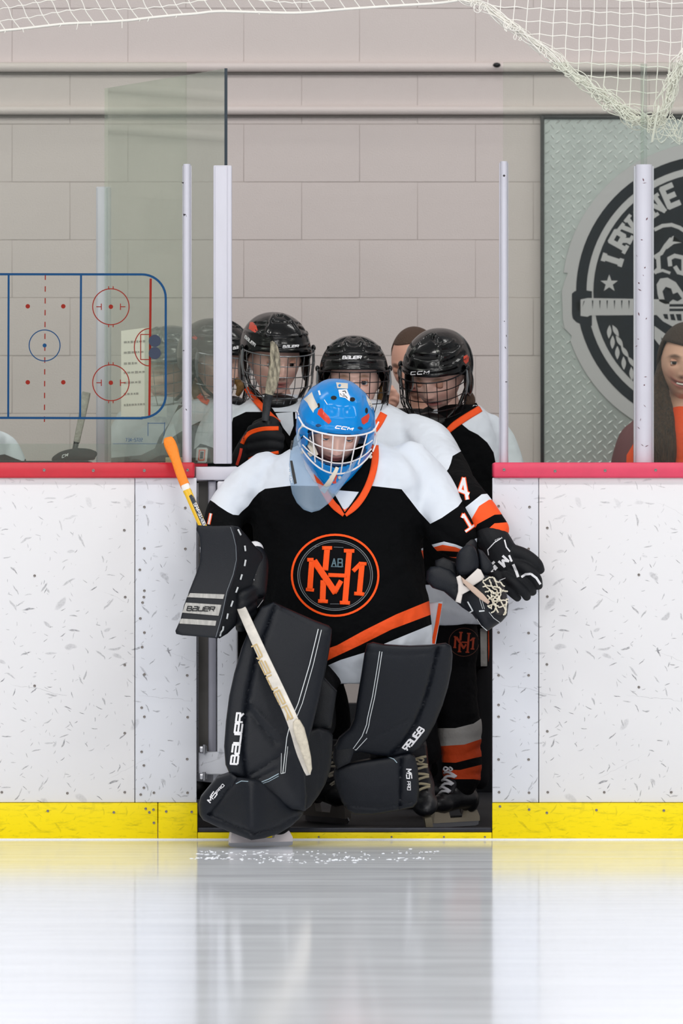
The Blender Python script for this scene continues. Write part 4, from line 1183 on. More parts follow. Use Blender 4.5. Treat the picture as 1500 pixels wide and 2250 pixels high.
# ================================================================== PLAYER with the front-facing ridged helmet (behind the goalkeeper)
leg_cloth = mat('black_sock_cloth', '09090c', .88, spec=.2, bump=.3, bscale=500, bump2=.3, b2scale=18)
sock_grey = mat('grey_white_sock_cloth', 'b9b6b2', .85, bump=.3, bscale=500, bump2=.25, b2scale=20)
sock_orange = mat('orange_sock_cloth', 'dd4a12', .8, bump=.3, bscale=500, bump2=.25, b2scale=20)
glove_blk = mat('black_glove_cloth', '0e1015', .68, spec=.3, bump=.25, bscale=400)
def monogram(cx, cy, s):
    """interlaced letters in a ring; crop coordinates centred at (1070,1330), 3 crop units to a pixel"""
    def q(p): return (cx+(p[0]-1070)/3*s, cy+(p[1]-1330)/3*s)
    S = [([(1016, 1150), (1003, 1300)], 38), ([(990, 1365), (985, 1505)], 38), ([(982, 1152), (1048, 1152)], 24), ([(955, 1502), (1020, 1505)], 24), ([(1162, 1165), (1133, 1512)], 38), ([(1125, 1170), (1195, 1172)], 24), ([(1098, 1512), (1166, 1515)], 24),
         ([(1022, 1330), (1145, 1335)], 26), ([(915, 1232), (902, 1425)], 36), ([(875, 1425), (928, 1430)], 22), ([(884, 1230), (926, 1230)], 24), ([(928, 1236), (1072, 1450)], 42), ([(1062, 1448), (1108, 1368)], 32),
         ([(1246, 1252), (1227, 1455)], 36), ([(1193, 1452), (1260, 1457)], 24), ([(1186, 1305), (1240, 1252)], 28), ([(1224, 1254), (1275, 1257)], 22)]
    out = []
    for pts, wd in S: out += ribbon([q(p) for p in pts], wd/3*s)
    return out
TC = person(820, 1800, .5, 'player in ridged black helmet peering over the blue goalie mask')
mC = T4(P(777, 838, .52), 0, 5, 0)
body_mesh(TC, mC, [[(800, 925, .5, 60), (810, 1000, .5, 95, 60), (830, 1200, .5, 90, 60), (850, 1380, .5, 95, 65)],
                   arm([(895, 950, .46, 46), (945, 985, .36, 56), (1000, 1070, .10, 47), (1048, 1122, -.09, 40), (1085, 1172, -.13, 33)]), arm([(730, 960, .46, 48), (690, 1040, .42, 48), (690, 1200, .3, 40)]),
                   [(905, 1380, .5, 55), (980, 1470, .45, 42), (1008, 1560, .42, 36), (1012, 1690, .45, 26), (1010, 1750, .46, 24)], [(800, 1380, .5, 55), (850, 1500, .5, 42), (900, 1600, .4, 34), (930, 1690, .4, 24)]], brow=(.30, .17, .10))
eyes(mC, TC, iris_blue, (0, -3), -.05)
hC = helmet(TC, mC, 'bauer_vent')
decal('helmet_lettering', text_polys('BaUeR', (752, 788.5), (6.6, 0), (1.6, -6.2), .28, 1.7), [hC], whitep, hC, off=.001, maxlen=3)
finish('hair', *ptube([(705, 850, .56, 8), (708, 880, .56, 10), (712, 912, .54, 8)]), hair_bl, TC)
finish('hair', *union([ptube([(842, 850, .56, 8), (838, 885, .55, 12), (832, 915, .53, 10)])], .006, 2), hair_bl, TC)
jC = jersey(TC, [(878, 748, 835, .54, .07), (900, 725, 880, .53, .10), (925, 700, 925, .52, .13), (970, 675, 965, .50, .15), (1060, 670, 975, .49, .15), (1180, 690, 985, .49, .14), (1290, 690, 1035, .48, .15), (1340, 690, 1058, .47, .16), (1372, 690, 1064, .47, .16)],
            [[(895, 950, .46, 46), (945, 985, .36, 56), (1000, 1070, .10, 47), (1048, 1122, -.09, 40), (1092, 1172, -.14, 33)], [(730, 960, .46, 48), (690, 1040, .42, 48), (690, 1200, .3, 40)]],
            [([(650, 860), (900, 860), (975, 930), (1015, 990), (994, 1002), (990, 1018), (985, 1030), (974, 1044), (950, 1044), (935, 1035), (926, 1026), (900, 1000), (660, 1000)], 1), ([(1120, 1080), (1058, 1086), (1018, 1118), (1000, 1160), (1060, 1200), (1140, 1190)], 1),
             ([(1130, 1098), (1074, 1098), (1052, 1112), (1030, 1150), (1050, 1180), (1140, 1190)], 2), ([(1130, 1128), (1086, 1131), (1048, 1152), (1040, 1168), (1052, 1180), (1086, 1150), (1130, 1146)], 0),
             ([(680, 1285), (1090, 1285), (1090, 1400), (680, 1400)], 1)],
            folds=[([(880, 950), (930, 1010)], 9, .005), ([(985, 1090), (1020, 1110), (1060, 1090)], 6, .004), ([(960, 1050), (1000, 1100)], 8, .005), ([(940, 1320), (1060, 1350)], 7, .003)], seed=3)
decal('collar', band([(843, 908), (832, 928), (818, 948), (805, 975), (798, 992)], 17), [jC], jo, jC, off=.004, thick=.004, maxlen=5)
decal('sleeve_number', text_polys('4', (1012, 1092), (20, 8), (-8, -46), .3, 10.5), [jC], orange, jC, off=.0016, maxlen=4)
decal('sleeve_number', text_polys('4', (1012, 1092), (20, 8), (-8, -46), .3, 6.5), [jC], whitep, jC, off=.0028, maxlen=4)
# glove
V, Fc = union([ptube([(1074, 1170, -.135, 32), (1086, 1190, -.145, 36), (1104, 1222, -.15, 37, 24), (1120, 1240, -.15, 34, 20)]), ptube([(1066, 1222, -.15, 14), (1090, 1244, -.15, 22, 16)]),
               ptube([(1118, 1212, -.15, 19, 18), (1150, 1221, -.165, 17, 17), (1176, 1238, -.17, 14.5, 15), (1187, 1254, -.16, 10.5, 11)]), ptube([(1122, 1236, -.15, 16), (1155, 1250, -.19, 13, 14), (1177, 1270, -.185, 12, 13), (1183, 1289, -.17, 9.5)]),
               ptube([(1114, 1252, -.15, 15), (1144, 1268, -.175, 12, 14), (1162, 1286, -.17, 11.5, 13), (1170, 1302, -.155, 9.5)]), ptube([(1104, 1262, -.15, 15), (1130, 1282, -.19, 11.5, 13), (1149, 1299, -.185, 11, 12), (1158, 1313, -.17, 9)]),
               ptube([(1086, 1258, -.15, 15), (1106, 1283, -.165, 11.5, 13), (1126, 1303, -.165, 10.5, 12), (1138, 1315, -.155, 8.5)])], .0032, 1)
gC = finish('glove', V, Fc, glove_blk, TC, sharp=None)
decal('glove_lettering', text_polys('CM', (1079, 1254), (9, -12), (13, 12), .75, 5.2)[3:]+ribbon([(1080, 1240), (1086, 1234)], 5)+ribbon([(1086, 1252), (1092, 1246)], 5), [gC], whitep, gC, off=.001, maxlen=4)
decal('glove_trim', ribbon([(1108, 1186), (1112, 1202), (1120, 1212)], 3)+ribbon([(1118, 1220), (1124, 1234)], 4.5)+ribbon([(1127, 1240), (1134, 1256), (1138, 1268)], 6)+ribbon([(1145, 1268), (1154, 1262), (1166, 1261)], 5)+ribbon([(1166, 1261), (1178, 1270), (1187, 1284)], 5)+ribbon([(1073, 1220), (1071, 1208), (1086, 1192), (1100, 1183)], 2)+ribbon([(1096, 1276), (1110, 1270)], 1.5)+text_polys('CCM', (1087, 1187), (4, -2), (1.5, 3), .3, .8), [gC], whitep, gC, off=.001, maxlen=4)
# pants, sock, skates
V, Fc = union([rows_loft([(1340, 770, 1040, .5, .14), (1400, 765, 1050, .48, .14), (1450, 770, 1048, .47, .13)], 32), ptube([(985, 1430, .46, 60, 60), (992, 1480, .45, 54, 55), (1000, 1530, .44, 50, 50)]), ptube([(850, 1430, .48, 60), (870, 1520, .45, 50)])], .009, 5)
pC = finish('pants', wrinkle(V, Fc, .004, 8), Fc, leg_cloth, TC, sharp=None)
decal('pants_emblem', monogram(1019, 1411, .36), [pC], mat('dim_orange_print', 'b8401a', .7), pC, off=.002, maxlen=4)
decal('pants_emblem', ribbon(ring_pts(1019, 1411, 33, 31, 36), 1.2), [pC], mat('dim_ring_print', '6b3a2a', .7), pC, off=.002, maxlen=4)
V, Fc = union([ptube([(1000, 1500, .44, 46, 46), (1004, 1560, .43, 47, 46), (1010, 1595, .43, 48, 46), (1012, 1640, .44, 46, 44), (1014, 1680, .44, 44, 46), (1014, 1708, .44, 43, 46), (1012, 1726, .44, 36, 40), (1012, 1740, .45, 28, 30)], 24, 6)], .0075, 3)
V = wrinkle(V, Fc, .0035, 9, [([(965, 1575), (1010, 1592), (1060, 1570)], 6, .005), ([(965, 1655), (1010, 1664), (1060, 1640)], 6, .005), ([(970, 1628), (1055, 1618)], 5, .003), ([(970, 1712), (1058, 1700)], 6, .004)], 5)
painted('sock', V, Fc, [leg_cloth, sock_grey, sock_orange], [([(940, 1600), (966, 1600), (1000, 1600), (1040, 1590), (1062, 1575), (1090, 1570), (1090, 1612), (1056, 1624), (1020, 1636), (960, 1640), (940, 1640)], 1), ([(940, 1640), (960, 1640), (1020, 1636), (1056, 1624), (1090, 1610), (1090, 1720), (1040, 1712), (940, 1712)], 2),
        ([(940, 1674), (1000, 1676), (1040, 1666), (1090, 1655), (1090, 1672), (1050, 1682), (1010, 1692), (940, 1690)], 0)], TC, sharp=None)
skate(TC, T4(Vector((P(1006, 1800, .40).x, .42, .018)), -42, 0, 0, .82), 'f0f0f6', 'b8ad98')
V, Fc = union([ptube([(870, 1500, .42, 46), (905, 1570, .38, 44), (930, 1640, .36, 38), (940, 1660, .36, 34)])], .009, 3)
finish('sock', wrinkle(V, Fc, .003), Fc, leg_cloth, TC, sharp=None)
skate(TC, T4(P(932, 1788, .30)+Vector((0, 0, 0)), 8, 24, -12, .98), 'b3a88c', '8f8672')

# ================================================================== PLAYER in the tilted helmet at the right post
TD = person(1010, 1800, .92, 'player with tilted head in black helmet beside the right gate post')
mD = T4(P(961, 824, .88), -22, 24, 4)
body_mesh(TD, mD, [[(990, 940, .93, 60), (995, 1010, .93, 100, 60), (1000, 1200, .92, 90, 60), (1005, 1390, .92, 90, 60)], arm([(1062, 940, .94, 40), (1092, 975, .93, 42), (1118, 1050, .9, 40), (1128, 1130, .86, 36)]), arm([(925, 960, .93, 44), (895, 1060, .88, 42)]),
                   [(1050, 1390, .92, 50), (1055, 1560, .92, 38), (1050, 1720, .92, 26)], [(950, 1390, .92, 50), (950, 1560, .92, 38), (950, 1720, .92, 26)]], brow=(.35, .2, .12), open_=.8)
eyes(mD, TD, iris_brown, (0, 18), 1.05)
hD = helmet(TD, mD, 'ccm')
decal('helmet_lettering', text_polys('CCM', (902, 823.5), (10.5, -.6), (1.2, -6.2), .38, 1.9), [hD], whitep, hD, off=.001, maxlen=3)
decal('red_sticker', [[(1018, 783), (1026, 779), (1030, 784), (1029, 794), (1023, 800), (1018, 794)]], [hD], mat('red_sticker', 'd6452c', .4), hD, off=.001, maxlen=4)
finish('hair', *union([ptube([(1030, 862, .95, 7), (1036, 880, .95, 9), (1032, 900, .94, 7)]), ptube([(1024, 870, .95, 7), (1026, 893, .94, 8)])], .006, 2), hair_br, TD)
jD = jersey(TD, [(888, 960, 1052, .95, .08), (905, 935, 1070, .95, .11), (930, 905, 1085, .94, .13), (980, 890, 1105, .93, .14), (1060, 885, 1110, .92, .14), (1200, 890, 1108, .92, .14), (1340, 890, 1100, .92, .14), (1380, 890, 1096, .92, .14)],
            [[(1062, 940, .94, 40), (1092, 975, .93, 42), (1118, 1050, .9, 40), (1128, 1130, .86, 36)], [(925, 960, .93, 44), (895, 1060, .88, 42)]],
            [([(1012, 930), (1040, 890), (1180, 890), (1180, 1040), (1090, 1025), (1084, 994), (1070, 972), (1050, 955), (1030, 945)], 1), ([(900, 880), (960, 880), (965, 950), (930, 985), (860, 985)], 1)],
            folds=[([(1030, 960), (1060, 1040)], 8, .004)], seed=8)
decal('collar', band([(1056, 897), (1030, 912), (1003, 930), (980, 948), (966, 963)], 15), [jD], jo, jD, off=.004, thick=.004, maxlen=5)
decal('inner_collar', band([(1048, 888), (1022, 903), (992, 923), (972, 944)], 8), [jD], jb, jD, off=.007, thick=.005, maxlen=5)
V, Fc = union([rows_loft([(1350, 900, 1078, .92, .13), (1420, 900, 1080, .92, .13), (1466, 900, 1078, .92, .12)], 32), ptube([(1030, 1440, .92, 50), (1025, 1560, .92, 38), (1020, 1700, .92, 32)]), ptube([(940, 1440, .92, 50), (940, 1560, .92, 38), (940, 1700, .92, 32)])], .009, 4)
painted('pants', V, Fc, [leg_cloth, sock_grey, jo], [([(1054, 1340), (1069, 1340), (1070, 1464), (1056, 1464)], 1), ([(1071, 1340), (1090, 1340), (1090, 1464), (1073, 1464)], 2)], TD, sharp=None)
skate(TD, T4(Vector((P(1018, 1800, .95).x, .98, .018)), 0, 0, 0), '8a8a90', '77706a'); skate(TD, T4(Vector((P(945, 1800, .95).x, .98, .018)), 0, 0, 0), '8a8a90', '77706a')

# ================================================================== PLAYER at the left with an upright stick blade before his face
TB = person(600, 1800, .75, 'player behind upright stick blade with orange striped glove')
mB = T4(P(604, 790, .76), 15, 12, 0, 1.03)
body_mesh(TB, mB, [[(610, 915, .78, 60), (605, 1000, .78, 100, 60), (605, 1200, .78, 90, 60), (605, 1390, .78, 90, 60)], arm([(500, 915, .78, 42), (470, 960, .75, 42), (466, 1030, .70, 38), (490, 1085, .64, 34), (535, 1050, .52, 30)]), arm([(690, 940, .80, 40), (698, 1040, .78, 38), (690, 1130, .78, 34)]),
                   [(560, 1390, .78, 50), (555, 1560, .78, 38), (555, 1740, .78, 26)], [(660, 1390, .78, 50), (715, 1560, .78, 34), (725, 1740, .74, 26)]], brow=(.3, .18, .1))
eyes(mB, TB, iris_brown, (6, 5), .1)
hB = helmet(TB, mB, 'bauer_plain', cage_mat=cage_grey, cells=2)
decal('helmet_lettering', text_polys('BaUeR', (621, 764.5), (5.4, -.2), (1.2, -5.2), .32, 1.6), [hB], whitep, hB, off=.001, maxlen=3)
decal('side_lettering', text_polys('BaUeR', (537, 742), (3.6, 3.2), (2.0, -5.6), .3, 1.5), [hB], whitep, hB, off=.001, maxlen=3)
decal('red_sticker', [[(546, 722), (549, 707), (556, 708), (563, 716), (566, 726), (560, 731), (553, 727)]], [hB], mat('red_sticker', 'd6452c', .4), hB, off=.001, maxlen=4)
jB = jersey(TB, [(868, 560, 668, .78, .08), (885, 535, 690, .78, .11), (905, 500, 710, .78, .13), (940, 470, 725, .78, .14), (1000, 475, 725, .78, .14), (1200, 490, 720, .78, .14), (1380, 490, 720, .78, .14)],
            [[(500, 915, .78, 42), (470, 960, .75, 42), (466, 1030, .70, 38), (490, 1085, .64, 34), (535, 1050, .52, 30)], [(690, 940, .80, 42), (698, 1040, .78, 40), (690, 1130, .78, 34)]],
            [([(400, 830), (760, 830), (760, 900), (700, 905), (640, 905), (575, 905), (540, 905), (512, 918), (504, 950), (500, 978), (490, 986), (478, 988), (462, 982), (452, 978), (440, 975), (430, 985), (400, 1000)], 1)],
            folds=[([(470, 900), (480, 960)], 7, .004), ([(540, 875), (515, 905)], 6, .003)], seed=12)
for g_ in (band([(541, 852), (560, 878), (580, 900), (598, 918), (612, 930)], 13), band([(698, 868), (690, 905), (676, 935)], 10)):
    decal('collar', g_, [jB], jo, jB, off=.005, thick=.004, maxlen=5)
decal('inner_collar', band([(548, 846), (572, 876), (596, 902), (622, 950), (640, 985)], 9)+band([(690, 868), (676, 905), (660, 950), (640, 985)], 9), [jB], jb, jB, off=.008, thick=.004, maxlen=5)
decal('throat_panel', [[(604, 908), (643, 905), (645, 935), (636, 958), (622, 940)]], [jB], jw, jB, off=.004, maxlen=5)
decal('sleeve_number', text_polys('0', (434, 1012), (16, 0), (2, -24), .3, 9), [jB], whitep, jB, off=.002, maxlen=4)
decal('sleeve_number', text_polys('0', (436, 1011), (12, 0), (2, -22), .3, 2.5), [jB], orange, jB, off=.003, maxlen=4)
# glove closed round the stick
V, Fc = union([ptube([(532, 1022, .50, 30, 24), (545, 998, .48, 32, 26), (568, 968, .47, 36, 26)]), ptube([(552, 948, .45, 14), (585, 938, .43, 15), (612, 948, .43, 12)]), ptube([(545, 965, .45, 15), (590, 958, .42, 15), (618, 964, .42, 12)]),
               ptube([(548, 984, .45, 15), (592, 978, .42, 15), (616, 982, .42, 12)]), ptube([(556, 1002, .45, 14), (592, 996, .42, 13), (610, 998, .42, 11)]), ptube([(562, 935, .47, 11), (590, 924, .44, 11), (608, 930, .43, 9)])], .0045, 2)
gB = finish('glove', V, Fc, glove_blk, TB, sharp=None)
decal('glove_stripe', band([(531, 975), (540, 958), (555, 948), (580, 942), (612, 941)], 9), [gB], orange, gB, off=.0015, thick=.002, maxlen=4)
decal('glove_stripe', band([(520, 1022), (527, 1000), (530, 985)], 6), [gB, jB], mat('red_orange_print', 'e8402a', .6), gB, off=.0015, maxlen=4)
decal('glove_stripe', band([(546, 1010), (570, 1001), (612, 994)], 7), [gB], orange, gB, off=.0015, thick=.002, maxlen=4)
V, Fc = union([rows_loft([(1350, 500, 740, .78, .13), (1450, 500, 770, .78, .13), (1490, 520, 775, .78, .12)], 30), ptube([(560, 1430, .78, 52), (556, 1560, .78, 42), (552, 1720, .78, 34)]), ptube([(660, 1430, .78, 56), (715, 1540, .78, 50), (728, 1640, .76, 42), (722, 1710, .72, 34)])], .010, 4)
finish('pants', V, Fc, leg_cloth, TB, sharp=None)
skate(TB, T4(Vector((P(712, 1800, .62).x, .66, .018)), 30, 0, 0), 'a8a090', '77706a'); skate(TB, T4(Vector((P(560, 1800, .7).x, .72, .018)), 0, 0, 0), 'a8a090', '77706a')

# stick standing up in front of him
sb = empty('hockey_stick', P(582, 1100, .42), 'upright hockey stick whose taped blade hides half a face', 'hockey stick')
def box_path(name, pts, mats, parent, n=12, sq=5, sub=4, **k):
    q = catmull(pts, sub); V, Fc = tube([P(p[0], p[1], p[2]) for p in q], [(M(p[3], p[2]), p[4]) for p in q], n, sq=sq); return finish(name, V, Fc, mats, parent, **k)
box_path('shaft', [(590, 925, .42, 7, .010), (586, 1000, .42, 7, .010), (582, 1120, .42, 7, .010), (578, 1300, .44, 7, .010), (574, 1500, .45, 7, .010)], black_plastic, sb)
tp = mat('worn_white_tape', 'a8a08c', .8, bump=.6, bscale=180, var=.75, vscale=70, stretch=(1.6, 1, .5))
box_path('taped_blade', [(596, 750, .40, 3, .004), (602, 765, .40, 9, .005), (604, 800, .405, 12, .006), (598, 840, .41, 13, .006), (590, 870, .415, 9, .007)], tp, sb, sq=3)
box_path('blade_heel', [(591, 866, .415, 9.4, .0078), (586, 890, .42, 9, .009), (583, 925, .42, 8, .010)], mat('scuffed_black', '25282c', .5, var=.8, vscale=60), sb, sq=4)
# ================================================================== GOALKEEPER
pad_b = mat('charcoal_pad_vinyl', '10141c', .46, bump=.3, bscale=420, spec=.3)
pad_d = mat('dark_pad_vinyl', '0b0e14', .48, bump=.3, bscale=420, spec=.3)
piping = mat('pale_blue_piping', '9fb4c0', .5); piping_w = mat('white_piping', 'd8dcde', .5)
GK = person(745, 1800, -.2, 'goalkeeper in blue mask and black number one jersey stepping onto the ice')
mG = T4(P(737, 938, -.17), 3, 29, 4)
body_mesh(GK, mG @ Matrix.Translation((0, -.004, .010)) @ Matrix.Scale(1.10, 4), [[(750, 1010, -.03, 60), (750, 1060, -.02, 100, 60), (760, 1200, .0, 105, 70), (790, 1380, .0, 100, 70)], arm([(600, 1060, .0, 50), (545, 1095, -.01, 54), (503, 1130, -.05, 44), (487, 1175, -.13, 40), (510, 1230, -.22, 40), (535, 1262, -.27, 34)]), arm([(885, 1040, .0, 54), (935, 1075, -.01, 54), (975, 1122, -.06, 46), (1008, 1165, -.12, 42), (1032, 1204, -.18, 36)]),
          [(700, 1400, -.02, 52), (650, 1520, -.2, 42), (620, 1660, -.25, 32), (590, 1800, -.38, 26)], [(850, 1390, .0, 52), (855, 1520, .02, 42), (840, 1680, .04, 32), (825, 1760, .02, 26)]], brow=(.32, .2, .13), name='body')
eyes(mG @ Matrix.Translation((0, -.004, .010)) @ Matrix.Scale(1.10, 4), GK, iris_blue, (4, -16), .35)
# ---- mask
blue = mat('blue_mask_paint', '0086d6', .2, coat=.15, spec=.25)
tab_z = [.140, .134, .118, .092, .058, .02, -.02, -.055, -.085, -.112, -.134, -.150]
tw = [.004, .036, .068, .095, .113, .120, .119, .112, .098, .076, .050, .022]
tf = [.000, .058, .092, .118, .134, .141, .143, .145, .148, .150, .147, .138]
tb = [.004, .050, .090, .116, .132, .137, .130, .112, .070, .010, -.045, -.085]
nu, nv = 156, 92
V = []; op = []; Dk = []
for i in range(nv+1):
    z = .140-(.29)*i/nv
    if i < 12: z = .140-.290*(i/nv)**1.0
    zi = -z
    w_ = float(np.interp(zi, [-q for q in tab_z], tw)); f_ = float(np.interp(zi, [-q for q in tab_z], tf)); b_ = float(np.interp(zi, [-q for q in tab_z], tb))
    for k in range(nu):
        ph = -PI+2*PI*k/nu; s_, c_ = math.sin(ph), math.cos(ph)
        sx = math.copysign(abs(s_)**.92, s_)
        x = w_*sx; y = -(f_*abs(c_)**.92) if c_ > 0 else b_*abs(c_)**.92
        if z < -.03 and c_ > 0:                    # chin keel
            kk = min(1, (-.03-z)/.08); y -= .010*kk*math.exp(-(x/.018)**2)
        # raised brow ridges and side channel
        d = 0
        if c_ > 0:
            d += .004*math.exp(-((abs(x)-.048)/.010)**2)*math.exp(-((z-.085)/.03)**2)
            d += .0045*math.exp(-((z-.062+abs(x)*.10)/.006)**2)*(1 if abs(x) < .098 else 0)
            d -= .003*math.exp(-((abs(x)-.076)/.006)**2)*math.exp(-((z-.095)/.03)**2)
            for (hx, hz) in ((-.024, .112), (.024, .112), (-.066, .098), (.068, .094)):
                d -= .003*math.exp(-(((x-hx)/.010)**2+((z-hz)/.009)**2))
        n = Vector((x, y, z)).normalized(); v = Vector((x, y, z))+n*d; V.append(mG @ v)
        dk = 0
        if c_ > 0:
            for (hx, hz) in ((-.024, .112), (.024, .112), (-.066, .098), (.068, .094)):
                dk = 0
        Dk.append(dk)
        op.append(c_ > .05 and abs(x) < .094 and -.062+.026*(abs(x)/.09)**2 < z < .050-.010*(abs(x)/.09)**2)
Fc = []; mi = []
for i in range(nv):
    for k in range(nu):
        l = (k+1) % nu; f = (i*nu+k, (i+1)*nu+k, (i+1)*nu+l, i*nu+l)
        if sum(op[j] for j in f) >= 3: continue
        zc = .140-.29*i/nv
        if -PI+2*PI*k/nu < -2.2 or -PI+2*PI*k/nu > 2.2:
            if zc < .0: continue
        Fc.append(f); mi.append(1 if sum(Dk[j] for j in f) >= 2 else 0)
mask = finish('goalie_mask', V, Fc, [blue, black_foam], GK, mi=mi, sharp=70)
so = mask.modifiers.new('thickness', 'SOLIDIFY'); so.thickness = .006; so.offset = -1
MG = lambda x, y, z: mG @ Vector((x, y, z))
# padded rim inside the opening, brow and chin pads
mb = MB()
rim = []
for k in range(49):
    a = 2*PI*k/48; x = .090*math.copysign(abs(math.cos(a))**.8, math.cos(a)); z = -.006+.055*math.copysign(abs(math.sin(a))**.85, math.sin(a))
    w_ = .118; y = -.140*math.sqrt(max(0, 1-(x/.121)**2))**.92+.010; rim.append(MG(x, y, z))
mb.tube(rim, .0055, 8)
mb.build('opening_rim', mat('dark_blue_rubber', '123a66', .5), mask)
V2, F2 = union([ellip((0, -.124, -.074), (.052, .014, .012), 24, 12), ellip((0, -.112, .060), (.075, .018, .012), 24, 12)], .005, 2)
finish('inner_pads', [mG @ v for v in V2], F2, mat('dark_blue_rubber', '123a66', .5), mask)
# white cat-eye cage
def gp_(x, z, o=.0):
    y = -.020-.142*math.sqrt(max(0.0, 1-(x/.127)**2))**.9-o; return MG(x, y, z)
mb = MB()
def hbar(z0, dz, xm, r_, o=.006, n=28): mb.tube([gp_(-xm+2*xm*k/n, z0+dz*abs(-1+2*k/n)**2, o) for k in range(n+1)], r_, 7)
hbar(.060, -.006, .108, .0026); hbar(.010, .012, .104, .0020); hbar(-.034, .026, .104, .0020); hbar(-.070, .048, .106, .0026)
for x0 in (-.080, -.052, -.020, .018, .050, .082):
    zb = -.068+.048*(x0/.106)**2; mb.tube([gp_(x0*(1.02-.22*(k/10)), .060-.006*(x0/.1)**2+(zb-.060)*k/10, .006+.004*math.sin(PI*k/10)) for k in range(11)], .0021, 7)
for s_ in (-1, 1):
    mb.tube([gp_(s_*.108, .055, .006), gp_(s_*.117, .03, .008), gp_(s_*.119, .0, .010), gp_(s_*.110, -.022, .006)], .0026, 7)
    mb.tube([gp_(s_*.108, .055, .006), gp_(s_*.121, .062, .0)], .0026, 7)
mb.build('cage', cage_white, mask)
mb = MB()
for s_ in (-1, 1):
    for (x, z) in ((.108, .052), (.104, -.036), (.013, -.084)):
        V2, F2 = ellip((0, 0, 0), (.0055, .004, .0055), 10, 8); c = gp_(s_*x, z, .003); mb.add([c+v for v in V2], F2)
o = mb.build('cage_screws', mat('white_screws', 'dcd8d0', .4), mask); tag(o, kind='stuff')
bt = [mask]
decal('vent_hole', [ring_pts(733, 874, 6.5, 4.6, 16)], bt, black_foam, mask, off=.0009, maxlen=3)
decal('vent_hole', [ring_pts(774, 877.5, 6, 4.8, 16)], bt, black_foam, mask, off=.0009, maxlen=3)
decal('vent_hole', [ring_pts(699.5, 891, 3, 5.5, 16)], bt, black_foam, mask, off=.0009, maxlen=3)
decal('vent_hole', [ring_pts(805, 902, 3.2, 6.5, 16)], bt, black_foam, mask, off=.0009, maxlen=3)
decal('mask_lettering', text_polys('CCM', (736, 940.5), (10.2, 1.4), (3.6, -5.0), .30, 2.2), bt, whitep, mask, off=.0012, maxlen=3)
vinyl = mat('cream_sticker', 'dcd4c8', .35)
red_sh = mat('red_shoe_sticker', 'd8402c', .3)
decal('cream_sticker', [[(667, 877), (685, 861), (689, 873), (692, 879), (699, 893), (690, 901), (688, 907), (680, 895), (675, 885)]], bt, vinyl, mask, off=.001, maxlen=4)
decal('cream_sticker', [[(738, 840), (764, 842), (764, 854), (741, 853)]], bt, vinyl, mask, off=.001, maxlen=4)
decal('white_sticker', [[(743, 856), (762, 855), (766, 866), (769, 872), (768, 882), (758, 874), (746, 872)]], bt, whitep, mask, off=.001, maxlen=4)
decal('sticker_print', ribbon([(752, 860), (758, 859), (760, 864)], 1.6)+ribbon([(747, 864), (750, 869)], 1)+ribbon([(752, 870), (759, 870), (763, 875)], 1.4)+ribbon([(753, 865), (757, 867)], 1.2), bt, pupil, mask, off=.002, maxlen=3)
decal('cream_sticker', [[(804, 868), (812, 878), (819, 892), (817, 900), (811, 892), (806, 880)]], bt, vinyl, mask, off=.001, maxlen=4)
decal('red_sticker', [[(699, 901), (706, 896), (712, 905), (722, 915), (728, 926), (722, 932), (712, 924), (702, 914), (697, 910)]], bt, red_sh, mask, off=.001, maxlen=4)
decal('red_sticker', [[(793, 920), (798, 916), (810, 908), (812, 915), (808, 927), (799, 933), (795, 930)]], bt, red_sh, mask, off=.001, maxlen=4)
decal('red_sticker', [[(733, 1043), (739, 1042), (741, 1046), (738, 1055), (739, 1062), (731, 1063), (730, 1059), (735, 1056), (732, 1049)]], bt, red_sh, mask, off=.001, maxlen=3)
decal('white_scratch', ribbon([(700, 858), (703, 868)], 4)+ribbon([(712, 878), (719, 889)], 1.5)+ribbon([(655, 885), (652, 900), (656, 912)], 3)+ribbon([(650, 906), (650, 920)], 2.5), bt, whitep, mask, off=.0012, maxlen=4)
# straps at the mask's side
o = mat('cream_strap', 'd6cdbd', .7)
mb = MB()
for pts in ([(664, 955, -.2), (676, 975, -.245), (690, 998, -.27)], [(660, 962, -.19), (668, 980, -.22), (684, 1002, -.262)], [(668, 952, -.2), (686, 978, -.25), (696, 1000, -.28)]):
    mb.tube([P(*p) for p in catmull(pts, 4)], [(.005, .0015)]*9, 8)
mb.build('cage_strap', o, mask)
o = box_path('chin_strap', [(741, 1027, -.342, 4, .002), (735, 1040, -.345, 4.5, .002), (722, 1062, -.335, 6, .0025), (708, 1080, -.32, 7, .003)], o, mask, sub=4, sq=4)
mb = MB(); mb.tube([P(*p) for p in catmull([(664, 948, -.21), (655, 958, -.235), (646, 966, -.27), (652, 972, -.29), (664, 960, -.25), (672, 948, -.23)], 5)], .0022, 7)
mb.tube([P(*p) for p in catmull([(662, 938, -.2), (670, 950, -.23), (666, 962, -.235), (672, 972, -.24)], 4)], .004, 7)
mb.build('dangler_cord', black_plastic, mask)
